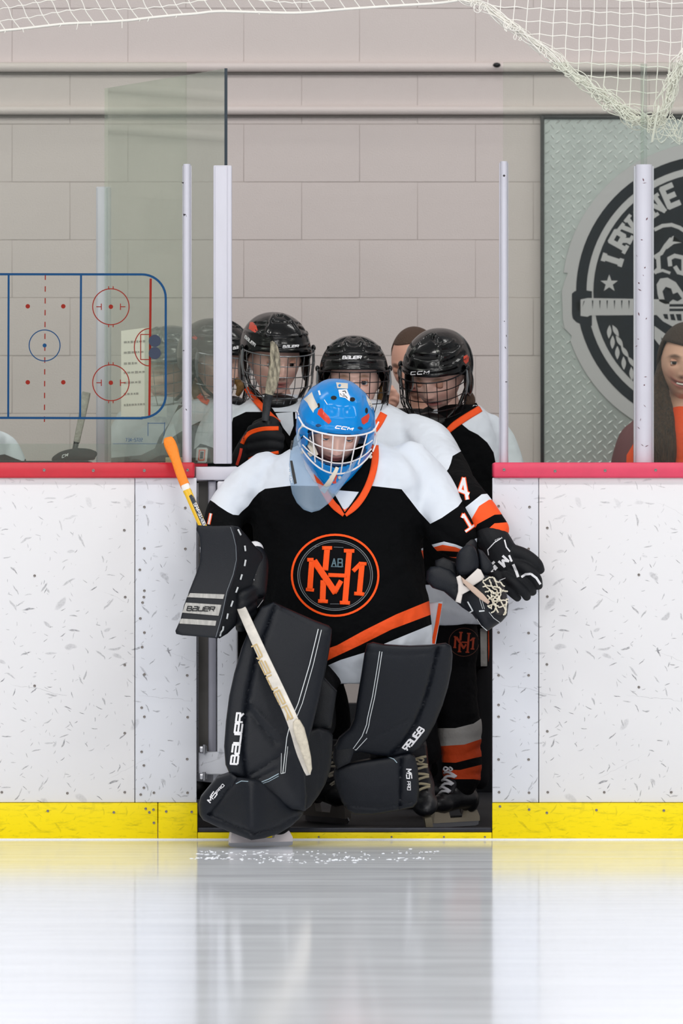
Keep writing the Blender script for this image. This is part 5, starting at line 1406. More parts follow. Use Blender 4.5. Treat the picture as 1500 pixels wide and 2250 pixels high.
# hanging clear throat guard
clear = glass_material('clear_polycarbonate', 'dfe8f0', .03, .24, 'a0bcd6', rough=.25)
def YD(x, y): return -.30-.03*math.cos((x-700)/75)-(y-950)*.00026
dang = slab('throat_guard', [(655, 947), (646, 962), (638, 990), (635, 1020), (636, 1055), (642, 1085), (652, 1105), (667, 1120), (684, 1126), (702, 1121), (722, 1106), (745, 1078), (768, 1045), (784, 1012), (778, 1012), (757, 1040), (738, 1062), (716, 1070), (690, 1058), (672, 1030), (663, 1000), (661, 965)], YD, .0035, clear, GK, rnd=1.2, step=8)
decal('label_strip', [[(637, 1012), (642, 1012), (647, 1036), (652, 1062), (646, 1064), (641, 1040)], [(640, 968), (645, 967), (641, 989), (637, 988)]], [dang], black_plastic, dang, off=.0015, maxlen=5)
decal('label_lettering', text_polys('MONSTER', (642.5, 1059), (-1.05, -4.6), (-3.0, .9), .28, .7), [dang], whitep, dang, off=.0025, maxlen=4)
# ---- jersey
rowsG = [(955, 705, 800, -.02, .10), (985, 640, 868, -.02, .13), (1020, 588, 925, -.02, .16), (1070, 560, 945, -.02, .175), (1130, 553, 938, -.02, .18), (1200, 556, 930, -.02, .185), (1270, 566, 938, -.02, .19), (1340, 580, 946, -.02, .19), (1400, 600, 950, -.02, .18), (1460, 680, 944, -.01, .16), (1500, 705, 930, .0, .14)]
sl = [[(600, 1040, -.02, 58), (545, 1085, -.03, 58), (500, 1125, -.07, 46), (487, 1175, -.15, 42), (510, 1230, -.24, 42), (535, 1262, -.28, 34)],
      [(885, 1020, -.02, 62), (935, 1070, -.03, 58), (966, 1125, -.07, 58), (996, 1172, -.13, 54), (1012, 1192, -.16, 42)]]
yoke = [(400, 1060), (470, 1104), (480, 1112), (500, 1125), (512, 1131), (524, 1132), (531, 1124), (545, 1112), (556, 1096), (568, 1083), (582, 1074), (640, 1067), (700, 1068), (820, 1068), (882, 1075), (900, 1098), (920, 1124), (945, 1151), (970, 1138), (1006, 1113), (1060, 1040), (1000, 930), (860, 900), (640, 900), (440, 990)]
reg = [(yoke, 1),
       ([(1060, 1178), (1043, 1184), (1040, 1198), (1020, 1204), (1000, 1196), (975, 1190), (935, 1200), (925, 1206), (940, 1260), (1090, 1260), (1090, 1180)], 1),
       ([(1062, 1194), (1042, 1206), (1020, 1210), (1000, 1202), (972, 1197), (925, 1210), (940, 1260), (1090, 1260), (1090, 1190)], 2),
       ([(1000, 1212), (970, 1210), (930, 1213), (930, 1222), (1000, 1224), (1040, 1222), (1040, 1215)], 0),
       ([(600, 1468), (710, 1456), (730, 1446), (790, 1418), (860, 1383), (950, 1349), (970, 1342), (970, 1310), (948, 1318), (870, 1350), (800, 1385), (740, 1418), (700, 1432), (600, 1440)], 2),
       ([(600, 1488), (720, 1462), (748, 1450), (800, 1434), (850, 1412), (948, 1372), (990, 1366), (990, 1540), (600, 1540)], 1),
       ([(430, 1170), (455, 1110), (470, 1120), (462, 1180)], 0)]
folds = [([(560, 1100), (600, 1200), (590, 1330)], 14, .008), ([(640, 1130), (560, 1230)], 12, .005), ([(890, 1090), (900, 1200), (930, 1290)], 14, .009), ([(860, 1200), (900, 1330), (880, 1400)], 10, .005), ([(620, 1040), (560, 1060)], 12, .004),
         ([(900, 1000), (950, 1090)], 12, .004), ([(940, 1150), (985, 1180)], 8, .005), ([(700, 1180), (650, 1360), (640, 1440)], 16, .006), ([(820, 1300), (900, 1250)], 12, .005), ([(700, 1440), (800, 1330)], 12, -.004), ([(870, 980), (910, 1060)], 10, -.003), ([(540, 1040), (520, 1100)], 10, .004)]
V, Fc = union([rows_loft(rowsG, 48, 2.5)]+[ptube(l, 24, 5) for l in sl], .0075, 5)
V = wrinkle(V, Fc, .004, 6.5, folds, 21)
jG = painted('jersey', V, Fc, JM, reg, GK, sharp=None)
# collar
colL = [(686, 982), (689, 1010), (698, 1045), (713, 1080), (733, 1110), (757, 1129)]; colR = [(824, 978), (824, 1010), (816, 1048), (800, 1085), (780, 1112), (757, 1129)]
decal('inner_collar', [[(690, 975), (820, 975), (822, 1010), (812, 1050), (796, 1084), (775, 1112), (757, 1128), (735, 1105), (716, 1078), (700, 1045), (691, 1010)]], [jG], jb, jG, off=.004, maxlen=7)
decal('throat_panel', [[(729, 1076), (788, 1081), (757, 1129)]], [jG], jw, jG, off=.0065, maxlen=6)
decal('collar', band(colL, 15)+band(colR, 15), [jG], jo, jG, off=.008, thick=.005, maxlen=5)
decal('collar_edge', ribbon([(732, 1084), (757, 1128)], 3)+ribbon([(790, 1084), (757, 1128)], 3), [jG], jb, jG, off=.009, maxlen=5)
# chest emblem, each letter stroke stitched on
decal('emblem_ring', ribbon(ring_pts(736, 1264, 95, 89, 60), 4.6), [jG], orange, jG, off=.003, maxlen=6)
decal('emblem_patch', [ring_pts(736, 1264, 84, 79, 48)], [jG], mat('dark_patch', '08080b', .9, spec=.15), jG, off=.0022, maxlen=12)
decal('grey_ring', ribbon(ring_pts(736, 1264, 82, 77, 60), 1.8)+ribbon(ring_pts(736, 1264, 78, 73.5, 60), 1.2)+ribbon([(733, 1202), (754, 1203)], 1)+ribbon([(700, 1200), (690, 1201)], 1)+ribbon([(725, 1327), (745, 1327)], 1), [jG], greyp, jG, off=.0036, maxlen=6)
decal('monogram', monogram(736.7, 1263.3, 1.0), [jG], orange, jG, off=.0050, thick=.002, maxlen=6)
decal('small_letters', text_polys('AB', (728.5, 1244.5), (9.5, .4), (.6, -17), .42, 2.6)+ribbon([(727, 1245), (741, 1245.4)], 1.4)+ribbon([(740, 1245), (754, 1245.4)], 1.2), [jG], mat('slate_print', '56707a', .6), jG, off=.0052, maxlen=5)
for m_, wd, of in ((orange, 9.5, .0016), (whitep, 5.5, .0028)):
    decal('sleeve_number', ribbon([(1015, 1138), (1018, 1131), (1035, 1160)], wd)+ribbon([(1022, 1168), (1045, 1152)], wd*.8), [jG], m_, jG, off=of, maxlen=4)
    decal('sleeve_number', ribbon([(463, 1128), (458, 1152)], wd*.8), [jG], m_, jG, off=of, maxlen=4)
# ---- pants and stockings behind the pads
V, Fc = union([rows_loft([(1400, 640, 945, .0, .16), (1450, 650, 955, .0, .15), (1500, 660, 950, .0, .13)], 36), ptube([(690, 1440, -.02, 62), (680, 1520, -.12, 58), (690, 1600, -.14, 48)]), ptube([(880, 1430, .0, 66), (880, 1500, .02, 58), (870, 1580, .05, 46)])], .009, 5)
V = wrinkle(V, Fc, .005, 8); painted('pants', V, Fc, [leg_cloth, jw, jo], [([(940, 1310), (980, 1310), (965, 1420), (946, 1420)], 2)], GK, sharp=None)
V, Fc = union([ptube([(690, 1500, -.12, 40), (670, 1600, -.2, 36), (640, 1720, -.26, 34), (610, 1810, -.40, 30)]), ], .008, 4); finish('stocking', V, Fc, leg_cloth, GK, sharp=None)
V, Fc = union([ptube([(870, 1520, .04, 40), (850, 1640, .07, 36), (830, 1740, .05, 32)])], .008, 4); finish('stocking', V, Fc, leg_cloth, GK, sharp=None)
ps = slab('pants_side', [(935, 1325), (972, 1322), (964, 1375), (955, 1425), (935, 1425)], lambda x, y: .02, .08, jw, GK, rnd=3)
decal('pants_stripe', ribbon([(967, 1326), (960, 1370), (951, 1414)], 8), [ps], orange, ps, off=.0015, maxlen=8)
# ---- leg pad on the forward leg
def YL(x, y): return -.40-.0004*(y-1330)*.45+.00022*(x-600)
padL = empty('leg_pad', P(600, 1840, -.45)); padL.parent = GK; padL.location = Vector((0, 0, 0))
def sub(root): return root
main = slab('leg_pad', [(574, 1334), (600, 1324), (640, 1342), (690, 1364), (722, 1376), (729, 1384), (727, 1404), (716, 1462), (700, 1540), (688, 1590), (676, 1640), (671, 1700), (674, 1752), (671, 1782), (640, 1778), (600, 1756), (560, 1728), (538, 1712), (520, 1706), (504, 1700), (495, 1680), (492, 1640), (496, 1585), (503, 1530), (514, 1480), (530, 1425), (550, 1375)],
            YL, .13, pad_b, GK, rnd=9, puff=.012, puffw=26, step=7.5,
            creases=[([(604, 1330), (586, 1380), (560, 1450), (545, 1520), (536, 1590), (533, 1650), (540, 1712)], 4.5, .012), ([(545, 1560), (575, 1600), (605, 1632)], 5, .006), ([(545, 1540), (585, 1585), (618, 1615)], 4, -.004), ([(552, 1702), (600, 1672), (634, 1650)], 4, .005),
                     ([(560, 1716), (608, 1690)], 4, .004), ([(604, 1330), (690, 1376), (722, 1392)], 4, .004)])
bpy.data.objects.remove(padL)
wing = slab('calf_wing', [(676, 1606), (700, 1600), (722, 1606), (731, 1618), (730, 1650), (726, 1690), (715, 1722), (700, 1748), (682, 1772), (666, 1784), (662, 1740), (664, 1680), (668, 1640)], lambda x, y: -.385+.0008*(x-670), .10, pad_d, main, rnd=7, puff=.008, creases=[([(700, 1604), (706, 1650), (700, 1740)], 4, .003)])
wing2 = slab('knee_wing', [(690, 1400), (728, 1404), (712, 1490), (740, 1520), (728, 1600), (700, 1606), (680, 1600)], -.28, .14, pad_d, main, rnd=8, puff=.006)
boot = slab('boot_flap', [(508, 1698), (520, 1708), (545, 1712), (570, 1716), (600, 1742), (635, 1768), (668, 1782), (660, 1796), (640, 1815), (612, 1832), (580, 1842), (552, 1846), (520, 1834), (480, 1818), (446, 1802), (438, 1790), (436, 1768), (440, 1752), (458, 1730), (475, 1710), (492, 1704)],
            lambda x, y: -.50-.05*math.exp(-((x-560)/60)**2)+.0006*abs(x-550), .16, pad_b, main, rnd=9, puff=.012,
            creases=[([(520, 1712), (492, 1745), (462, 1788)], 4.5, .010), ([(462, 1790), (510, 1812), (560, 1832), (610, 1818), (664, 1786)], 4, .008)])
T_ = [main]
decal('pad_piping', ribbon([(699, 1382), (680, 1460), (655, 1545), (640, 1580), (637, 1592), (630, 1620), (621, 1700)], 1.8)+ribbon([(706, 1384), (688, 1460), (664, 1545), (648, 1584), (646, 1594)], 1.4)+ribbon([(618, 1655), (617, 1700), (626, 1698), (632, 1640)], 1.2), T_, piping_w, main, off=.0015, maxlen=5)
decal('pad_piping', ribbon([(565, 1722), (590, 1712), (612, 1700)], 2)+ribbon([(563, 1726), (590, 1717), (612, 1705)], 1.2), T_, piping, main, off=.0015, maxlen=5)
decal('pad_lettering', text_polys('BaUeR', (521.5, 1679), (2.4, -19.2), (-15, -.6), .20, 4.2), T_, whitep, main, off=.0018, maxlen=4)
decal('boot_lettering', text_polys('M5', (462.5, 1764.5), (6.2, -8.4), (-7, -6.5), .28, 2.3)+text_polys('PRO', (478, 1743), (4.0, -4.6), (-4, -3.4), .35, 1.3), [boot], whitep, boot, off=.0018, maxlen=4)
decal('boot_piping', ribbon([(518, 1722), (530, 1716), (545, 1717)], 1.6), [boot], piping, boot, off=.0015, maxlen=5)
skate(GK, T4(P(581, 1862, -.42)+Vector((0, .045, 0)), -66, 0, 0, .76), 'c8c8c8', 'd8cfd0', 'goalie_skate')
# ---- leg pad on the trailing leg
def YR(x, y): return -.30+.00075*(y-1415)+.00012*(x-860)
padr = slab('leg_pad', [(806, 1416), (820, 1412), (845, 1417), (900, 1420), (950, 1418), (980, 1414), (991, 1420), (994, 1440), (992, 1470), (984, 1510), (972, 1550), (955, 1592), (938, 1622), (922, 1645), (900, 1660), (870, 1664), (830, 1660), (790, 1652), (760, 1660), (736, 1662), (733, 1645), (745, 1622), (768, 1602), (778, 1580), (786, 1530), (794, 1480), (800, 1440)],
            YR, .13, pad_b, GK, rnd=9, puff=.012, puffw=28, step=7.5,
            creases=[([(962, 1424), (953, 1460), (944, 1500), (930, 1545), (912, 1590), (888, 1626), (862, 1656)], 4.5, .012), ([(775, 1650), (800, 1632), (840, 1612), (900, 1580)], 3.5, .004), ([(808, 1432), (880, 1440), (960, 1434)], 3, .003)])
flap = slab('boot_flap', [(735, 1690), (760, 1680), (800, 1672), (850, 1665), (900, 1655), (912, 1664), (918, 1690), (921, 1740), (918, 1762), (908, 1774), (870, 1782), (820, 1790), (780, 1790), (764, 1782), (750, 1762), (738, 1730), (732, 1705)], lambda x, y: -.13+.0004*(y-1660), .14, pad_b, padr, rnd=9, puff=.012,
            creases=[([(880, 1668), (879, 1720), (878, 1776)], 4, .009), ([(755, 1768), (830, 1776), (905, 1762)], 4, .005)])
slab('calf_wing', [(733, 1640), (760, 1618), (778, 1600), (782, 1640), (770, 1676), (740, 1690), (730, 1670)], -.14, .10, pad_d, padr, rnd=6, puff=.006)
decal('pad_piping', ribbon([(834, 1431), (828, 1470), (818, 1530), (807, 1578), (805, 1592), (795, 1618), (775, 1646), (782, 1648), (806, 1622)], 1.6)+ribbon([(839, 1432), (833, 1472), (823, 1532), (812, 1580), (810, 1594), (804, 1612)], 1.6), [padr], piping_w, padr, off=.0015, maxlen=5)
decal('pad_lettering', text_polys('BaUeR', (932, 1604), (-6.2, 7.6), (-11, -6.5), .24, 3.4), [padr], whitep, padr, off=.0018, maxlen=4)
decal('boot_lettering', text_polys('M5', (892, 1690), (.6, 8.8), (11, .6), .3, 2.3)+text_polys('PRO', (894, 1717), (.2, 5), (7, .4), .35, 1.3), [flap], whitep, flap, off=.0018, maxlen=4)
decal('boot_piping', ribbon([(850, 1662), (865, 1668), (872, 1676)], 1.8), [padr, flap], piping, padr, off=.002, maxlen=4)
# ---- blocker
bk = slab('blocker', [(434, 1154), (470, 1156), (508, 1155), (516, 1162), (519, 1185), (523, 1215), (522, 1245), (512, 1280), (500, 1312), (492, 1345), (484, 1385), (478, 1403), (440, 1399), (400, 1396), (387, 1393), (385, 1386), (396, 1362), (404, 1330), (415, 1300), (430, 1262), (438, 1238), (440, 1205), (438, 1180), (431, 1162)],
          lambda x, y: -.44+.02*math.sin((y-1155)/75.0)-.0002*(y-1155), .035, pad_b, GK, rnd=4, puff=.002, step=7)
bs = slab('blocker_side', [(508, 1155), (524, 1158), (540, 1176), (556, 1196), (574, 1214), (583, 1240), (584, 1290), (580, 1325), (566, 1338), (552, 1346), (545, 1330), (536, 1322), (530, 1330), (524, 1352), (516, 1376), (500, 1392), (482, 1403), (476, 1400), (486, 1350), (494, 1315), (508, 1280), (518, 1245), (520, 1200), (512, 1170)],
          lambda x, y: -.405+.0012*(x-510), .07, pad_d, bk, rnd=5, puff=.004, step=7)
st_ = [(523, 1163, 529, 1176), (537, 1199, 538, 1211), (539, 1230, 536, 1244), (531, 1262, 527, 1274), (522, 1290, 517, 1302), (511, 1320, 506, 1333), (500, 1348, 497, 1360)]
for a in st_: decal('stitch', ribbon([(a[0], a[1]), (a[2]+.5, a[3])], 3.2), [bk, bs], piping_w, bk, off=.002, thick=.002, maxlen=5)
decal('stitch', ribbon([(490, 1376), (489, 1384), (484, 1390), (483, 1398)], 3.2), [bk, bs], piping_w, bk, off=.002, thick=.002, maxlen=5)
decal('edge_piping', ribbon([(506, 1158), (512, 1175), (518, 1200), (519, 1230), (512, 1262), (498, 1300), (488, 1350), (474, 1400)], 1.2), [bk, bs], mat('dim_piping', '6f757c', .5), bk, off=.002, maxlen=5)
sil = mat('worn_silver_band', 'a8a6a2', .45, var=.22, vscale=60, stretch=(2, 1, .4))
decal('silver_band', [[(414, 1303), (493, 1306), (490, 1316), (411, 1312)]], [bk], sil, bk, off=.0015, maxlen=6)
decal('silver_band', [[(408, 1324), (486, 1329), (480, 1353), (400, 1346)]], [bk], sil, bk, off=.0015, maxlen=6)
decal('silver_band', [[(397, 1359), (475, 1364), (473, 1375), (394, 1370)]], [bk], sil, bk, off=.0015, maxlen=6)
decal('blocker_lettering', text_polys('BaUeR', (410, 1341.5), (9.6, .2), (2.6, -9.2), .30, 2.2), [bk], pad_d, bk, off=.0028, maxlen=4)
decal('side_lettering', text_polys('GSX', (557.5, 1311), (1.3, -11), (-4.5, 0), .25, 1.1)+ribbon([(563, 1262), (555, 1300), (551, 1315), (557, 1338)], 1.4)+ribbon([(559, 1342), (568, 1332), (578, 1318)], 1), [bs], whitep, bk, off=.002, maxlen=4)
# gloved hand inside the blocker
V, Fc = union([ptube([(560, 1215, -.28, 22), (566, 1240, -.30, 24), (560, 1300, -.33, 26, 24)]), ptube([(556, 1330, -.35, 12), (535, 1345, -.38, 13), (518, 1352, -.37, 11)]), ptube([(556, 1312, -.35, 12), (532, 1328, -.385, 13), (515, 1334, -.37, 11)]),
               ptube([(556, 1346, -.35, 11), (536, 1362, -.38, 12), (520, 1368, -.37, 10)]), ptube([(556, 1296, -.35, 12), (532, 1310, -.385, 13), (516, 1316, -.37, 11)]), ptube([(548, 1370, -.34, 9), (532, 1378, -.36, 10), (522, 1380, -.36, 8)])], .0045, 2)
finish('blocker_palm', V, Fc, pad_d, bk)
finish('wrist_padding', *ellip(P(560, 1208, -.27), (.026, .03, .026), 18, 12), whitep, bk)
# ---- catching glove
cg = slab('catching_glove', [(938, 1256), (946, 1246), (966, 1243), (990, 1252), (1010, 1272), (1030, 1290), (1050, 1270), (1062, 1262), (1085, 1268), (1103, 1282), (1112, 1300), (1117, 1330), (1114, 1352), (1102, 1366), (1085, 1377), (1072, 1386), (1058, 1378), (1050, 1366), (1038, 1350), (1015, 1335), (996, 1318), (975, 1300), (950, 1292), (936, 1276)],
          lambda x, y: -.30-.04*math.exp(-((x-1060)/50)**2), .10, pad_b, GK, rnd=12, puff=.012, creases=[([(1000, 1290), (1020, 1330), (1045, 1360)], 4, .006), ([(1060, 1345), (1080, 1362), (1100, 1362)], 3, .003), ([(1048, 1358), (1058, 1372), (1072, 1384)], 3, .004)])
slab('glove_pocket', [(1058, 1280), (1075, 1272), (1092, 1276), (1106, 1290), (1113, 1315), (1112, 1340), (1100, 1352), (1082, 1350), (1068, 1336), (1058, 1310)], -.335, .04, mat('pocket_brown', '241f22', .5), cg, rnd=5, puff=-.012)
cf = slab('cuff', [(1002, 1232), (1006, 1215), (1018, 1202), (1030, 1196), (1042, 1202), (1050, 1220), (1052, 1244), (1046, 1256), (1030, 1264), (1012, 1264), (1003, 1252)], lambda x, y: -.33, .05, pad_b, cg, rnd=10, puff=.012, smooth_out=3)
slab('cuff_wing', [(1050, 1206), (1060, 1210), (1082, 1240), (1084, 1250), (1066, 1266), (1056, 1256), (1052, 1230)], lambda x, y: -.315, .05, pad_b, cg, rnd=6, puff=.005)
slab('palm_roll', [(956, 1232), (975, 1225), (1000, 1236), (1006, 1262), (996, 1276), (972, 1262), (955, 1248)], -.29, .06, pad_d, cg, rnd=8, puff=.006)
wcl = mat('off_white_strap', 'd9d2cd', .55)
slab('wrist_strap', [(1020, 1276), (1049, 1249), (1056, 1252), (1064, 1268), (1060, 1274), (1038, 1288), (1026, 1292)], lambda x, y: -.345, .01, wcl, cg, rnd=2.5, step=6)
slab('strap_tail', [(1002, 1268), (1010, 1264), (1016, 1270), (1018, 1285), (1034, 1296), (1016, 1306), (1012, 1326), (1000, 1322), (1006, 1300), (1006, 1285)], lambda x, y: -.35, .01, wcl, cg, rnd=2.5, step=6)
slab('thumb_lace', [(1012, 1266), (1024, 1276), (1046, 1292), (1062, 1306), (1076, 1322), (1072, 1328), (1056, 1318), (1036, 1300), (1016, 1280)], lambda x, y: -.36-.00005*(x-1010), .008, mat('tan_lace', 'c0a796', .6), cg, rnd=2, step=6)
mb = MB(); rl = random.Random(6)
lat = [[(1060, 1278), (1070, 1272), (1080, 1268), (1088, 1276), (1098, 1280), (1108, 1290)], [(1062, 1290), (1074, 1286), (1082, 1290), (1092, 1290), (1102, 1296), (1113, 1300)], [(1066, 1302), (1078, 1298), (1088, 1304), (1098, 1302), (1106, 1296)], [(1072, 1316), (1084, 1310), (1092, 1316), (1104, 1320), (1116, 1316)],
       [(1074, 1332), (1086, 1326), (1096, 1334), (1108, 1330), (1114, 1322)], [(1080, 1346), (1090, 1336), (1086, 1328), (1094, 1346)], [(1062, 1278), (1068, 1290), (1078, 1300), (1080, 1314), (1088, 1328), (1092, 1342)], [(1074, 1274), (1080, 1288), (1090, 1298), (1094, 1312), (1090, 1324)],
       [(1086, 1270), (1092, 1286), (1100, 1298), (1098, 1314), (1104, 1328), (1110, 1346), (1106, 1352)], [(1070, 1308), (1082, 1322), (1078, 1336), (1072, 1332)], [(1112, 1318), (1112, 1336), (1108, 1350)], [(1082, 1304), (1092, 1308), (1096, 1320), (1084, 1318), (1090, 1306)]]
for pts in lat: mb.tube([P(x+rl.uniform(-1.5, 1.5), y+rl.uniform(-1.5, 1.5), -.352+rl.uniform(-.006, .004)) for x, y in catmull(pts, 4)], .0023, 6)
o = mb.build('pocket_lacing', mat('cream_lace', 'ddd6c4', .7), cg); tag(o, kind='stuff')
decal('glove_trim', ribbon([(1027, 1322), (1038, 1342), (1031, 1346)], 3)+ribbon([(1050, 1306), (1060, 1338)], 1)+ribbon([(1055, 1306), (1064, 1338)], 1)+ribbon([(1052, 1343), (1064, 1342)], 3)+ribbon([(1074, 1345), (1084, 1358), (1098, 1368)], 1.2)+ribbon([(1047, 1360), (1056, 1374), (1070, 1386)], 1.5), [cg], piping_w, cg, off=.002, maxlen=4)
# ---- goalie stick
gs = empty('goalie_stick', P(600, 1700, -.45), 'goalkeeper stick with orange taped end and scuffed white paddle', 'goalie stick')
tape_o = mat('orange_tape', 'fb8a1c', .6, bump=.4, bscale=90)
box_path('taped_grip', [(370, 964, -.045, 9, .012), (372, 972, -.05, 13, .016), (379, 990, -.055, 13, .016), (386, 1010, -.07, 10.5, .013), (396, 1040, -.10, 10.5, .013), (407, 1068, -.125, 10.5, .013)], tape_o, gs, sq=4)
box_path('white_tape', [(406.5, 1066, -.123, 9.6, .0125), (411.5, 1080, -.137, 9.6, .0125)], mat('white_tape', 'ece8e4', .6), gs, sq=4)
shf = box_path('shaft', [(411, 1078, -.136, 8.8, .011), (445, 1155, -.205, 8.8, .011), (528, 1335, -.37, 8.8, .011)], [mat('yellow_shaft', 'e8b818', .35)], gs, sq=6)
decal('shaft_label', [[(415, 1090), (420, 1086), (426, 1092), (452, 1152), (444, 1156)]], [shf], mat('dark_label', '1e2a38', .4), shf, off=.0012, maxlen=6)
decal('label_lettering', text_polys('SR/P31/26', (425, 1107), (2.4, 5.3), (5.6, -2.5), .14, 1.3), [shf], whitep, shf, off=.0022, maxlen=4)
scw = mat('scuffed_white_paint', 'd9d3ca', .45, var=.13, vscale=40)
pd = box_path('paddle', [(530, 1336, -.385, 9.5, .010), (537, 1352, -.40, 10.5, .010), (577, 1440, -.47, 11.5, .010), (626, 1545, -.55, 12.5, .010), (648, 1598, -.58, 13.5, .010), (663, 1650, -.60, 13, .010), (674, 1690, -.62, 8, .009), (677, 1702, -.625, 5, .008)], scw, gs, sq=7, sub=5)
slab('blade', [(643, 1588), (650, 1580), (658, 1583), (668, 1600), (676, 1630), (683, 1665), (685, 1690), (681, 1702), (676, 1695), (664, 1660), (650, 1625), (644, 1605)], lambda x, y: -.66, .06, mat('taped_blade_cream', 'cfc6b4', .7, bump=.5, bscale=120, var=.15, vscale=50), gs, rnd=5)
gold = mat('faded_gold_print', 'c4ac7c', .5)
decal('paddle_lettering', text_polys('BaUeR', (552, 1421), (13.5, 27.5), (11.5, -5.5), .22, 3.2), [pd], gold, pd, off=.0012, maxlen=5)
# ================================================================== OTHER FIGURES
# player half hidden behind the gate posts
TA = person(470, 1800, 1.05, 'player in black helmet half hidden behind the two gate posts')
mA = T4(P(474, 798, 1.12), 42, 10, 0)
body_mesh(TA, mA, [[(465, 925, 1.12, 55), (455, 1010, 1.12, 90, 55), (455, 1200, 1.12, 80, 55), (455, 1390, 1.12, 80, 55)], arm([(415, 925, 1.12, 38), (390, 985, 1.1, 38), (380, 1090, 1.05, 34)]), [(420, 1390, 1.12, 45), (420, 1740, 1.12, 26)], [(500, 1390, 1.12, 45), (500, 1740, 1.12, 26)]])
eyes(mA, TA, iris_brown, (0, 5), .3)
hA = helmet(TA, mA, 'bauer_plain', cage_mat=cage_grey)
decal('helmet_lettering', text_polys('BaU', (512, 768), (4, -1), (1, -5.5), .3, 1.5), [hA], whitep, hA, off=.001, maxlen=3)
decal('red_sticker', [[(421, 742), (426, 736), (434, 742), (430, 747)]], [hA], mat('red_orange_print', 'e8402a', .6), hA, off=.001, maxlen=4)
finish('hair', *union([ptube([(432, 840, 1.12, 9), (432, 862, 1.1, 12), (436, 885, 1.1, 8)]), ptube([(520, 835, 1.02, 8), (528, 850, 1.0, 9), (522, 868, 1.0, 6)])], .006, 2), hair_bl, TA)
jA = jersey(TA, [(876, 430, 520, 1.12, .08), (890, 405, 540, 1.12, .11), (930, 385, 550, 1.12, .13), (1000, 380, 550, 1.12, .13), (1200, 385, 545, 1.12, .13), (1385, 385, 545, 1.12, .13)], [[(415, 925, 1.12, 38), (390, 985, 1.1, 38), (380, 1090, 1.05, 34)]],
            [([(340, 850), (620, 850), (620, 900), (480, 905), (440, 925), (420, 935), (395, 950), (340, 985)], 1)], seed=31, voxel=.010)
decal('collar', band([(436, 868), (446, 878), (458, 884)], 12), [jA], jo, jA, off=.006, maxlen=5)
V, Fc = union([rows_loft([(1350, 395, 530, 1.12, .12), (1440, 395, 530, 1.12, .12)], 24), ptube([(430, 1420, 1.12, 45), (425, 1740, 1.12, 30)]), ptube([(500, 1420, 1.12, 45), (500, 1740, 1.12, 30)])], .012, 3); finish('pants', V, Fc, leg_cloth, TA, sharp=None)

# player seen through the left glass
TF = person(345, 1800, 1.55, 'white shouldered player seen through the glass behind the rink diagram')
mF = T4(P(368, 812, 1.6), -35, 12, 0)
body_mesh(TF, mF, [[(345, 925, 1.6, 50), (335, 1010, 1.6, 85, 55), (335, 1380, 1.6, 80, 55)], arm([(290, 925, 1.6, 36), (262, 985, 1.55, 36), (250, 1060, 1.5, 32)]), [(300, 1380, 1.6, 45), (300, 1720, 1.6, 26)], [(370, 1380, 1.6, 45), (370, 1720, 1.6, 26)]])
navy_shell = mat('navy_helmet_shell', '1a2436', .2, coat=.4)
hF = helmet(TF, mF, 'bauer_plain', shell_mat=navy_shell, cage_mat=cage_grey)
jF = jersey(TF, [(872, 315, 400, 1.6, .08), (890, 290, 425, 1.6, .11), (940, 260, 430, 1.6, .13), (1010, 255, 430, 1.6, .13), (1380, 265, 420, 1.6, .12)], [[(290, 925, 1.6, 36), (262, 985, 1.55, 36), (250, 1060, 1.5, 32)]],
            [([(200, 850), (460, 850), (460, 890), (392, 890), (372, 930), (350, 960), (340, 985), (310, 1000), (200, 1010)], 1)], seed=41, voxel=.010)
V, Fc = union([rows_loft([(1350, 275, 405, 1.6, .12), (1440, 275, 405, 1.6, .12)], 24), ptube([(305, 1420, 1.6, 42), (300, 1720, 1.6, 28)]), ptube([(370, 1420, 1.6, 42), (372, 1720, 1.6, 28)])], .012, 3); finish('pants', V, Fc, leg_cloth, TF, sharp=None)
V, Fc = union([ptube([(312, 990, .60, 13), (330, 985, .59, 16, 13), (350, 990, .59, 14)]), ptube([(340, 978, .59, 8), (356, 972, .58, 8), (366, 978, .58, 6)]), ptube([(344, 986, .59, 8), (360, 984, .58, 8), (370, 990, .58, 6)]), ptube([(342, 996, .59, 8), (358, 996, .58, 8), (368, 1000, .58, 6)]), ptube([(322, 1002, .59, 8), (340, 1006, .58, 8)]), ptube([(326, 978, .59, 7), (338, 972, .58, 7)])], .005, 2)

# player whose shoulder shows at the left edge
TG = person(-15, 1800, 1.0, 'player whose white shoulder shows low at the left photo edge')
mGg = T4(P(-130, 880, 1.05), 20, 15, 0)
body_mesh(TG, mGg, [[(-95, 990, 1.05, 50), (-65, 1080, 1.05, 85, 55), (-55, 1390, 1.05, 80, 55)], arm([(-10, 975, 1.05, 34), (14, 1000, 1.04, 36), (50, 1080, 1.0, 32)]), [(-90, 1390, 1.05, 45), (-90, 1720, 1.05, 26)], [(-20, 1390, 1.05, 45), (-20, 1720, 1.05, 26)]])
hG_ = helmet(TG, mGg, 'ccm')
jG_ = jersey(TG, [(930, -140, -50, 1.05, .08), (950, -150, 5, 1.05, .11), (990, -155, 25, 1.05, .13), (1100, -155, 30, 1.05, .13), (1380, -145, 30, 1.05, .12)], [[(-10, 975, 1.05, 34), (14, 1000, 1.04, 36), (50, 1080, 1.0, 32)]],
             [([(-200, 900), (60, 900), (60, 1000), (52, 1014), (30, 1006), (10, 998), (-20, 1003), (-200, 1005)], 1)], seed=51, voxel=.010)
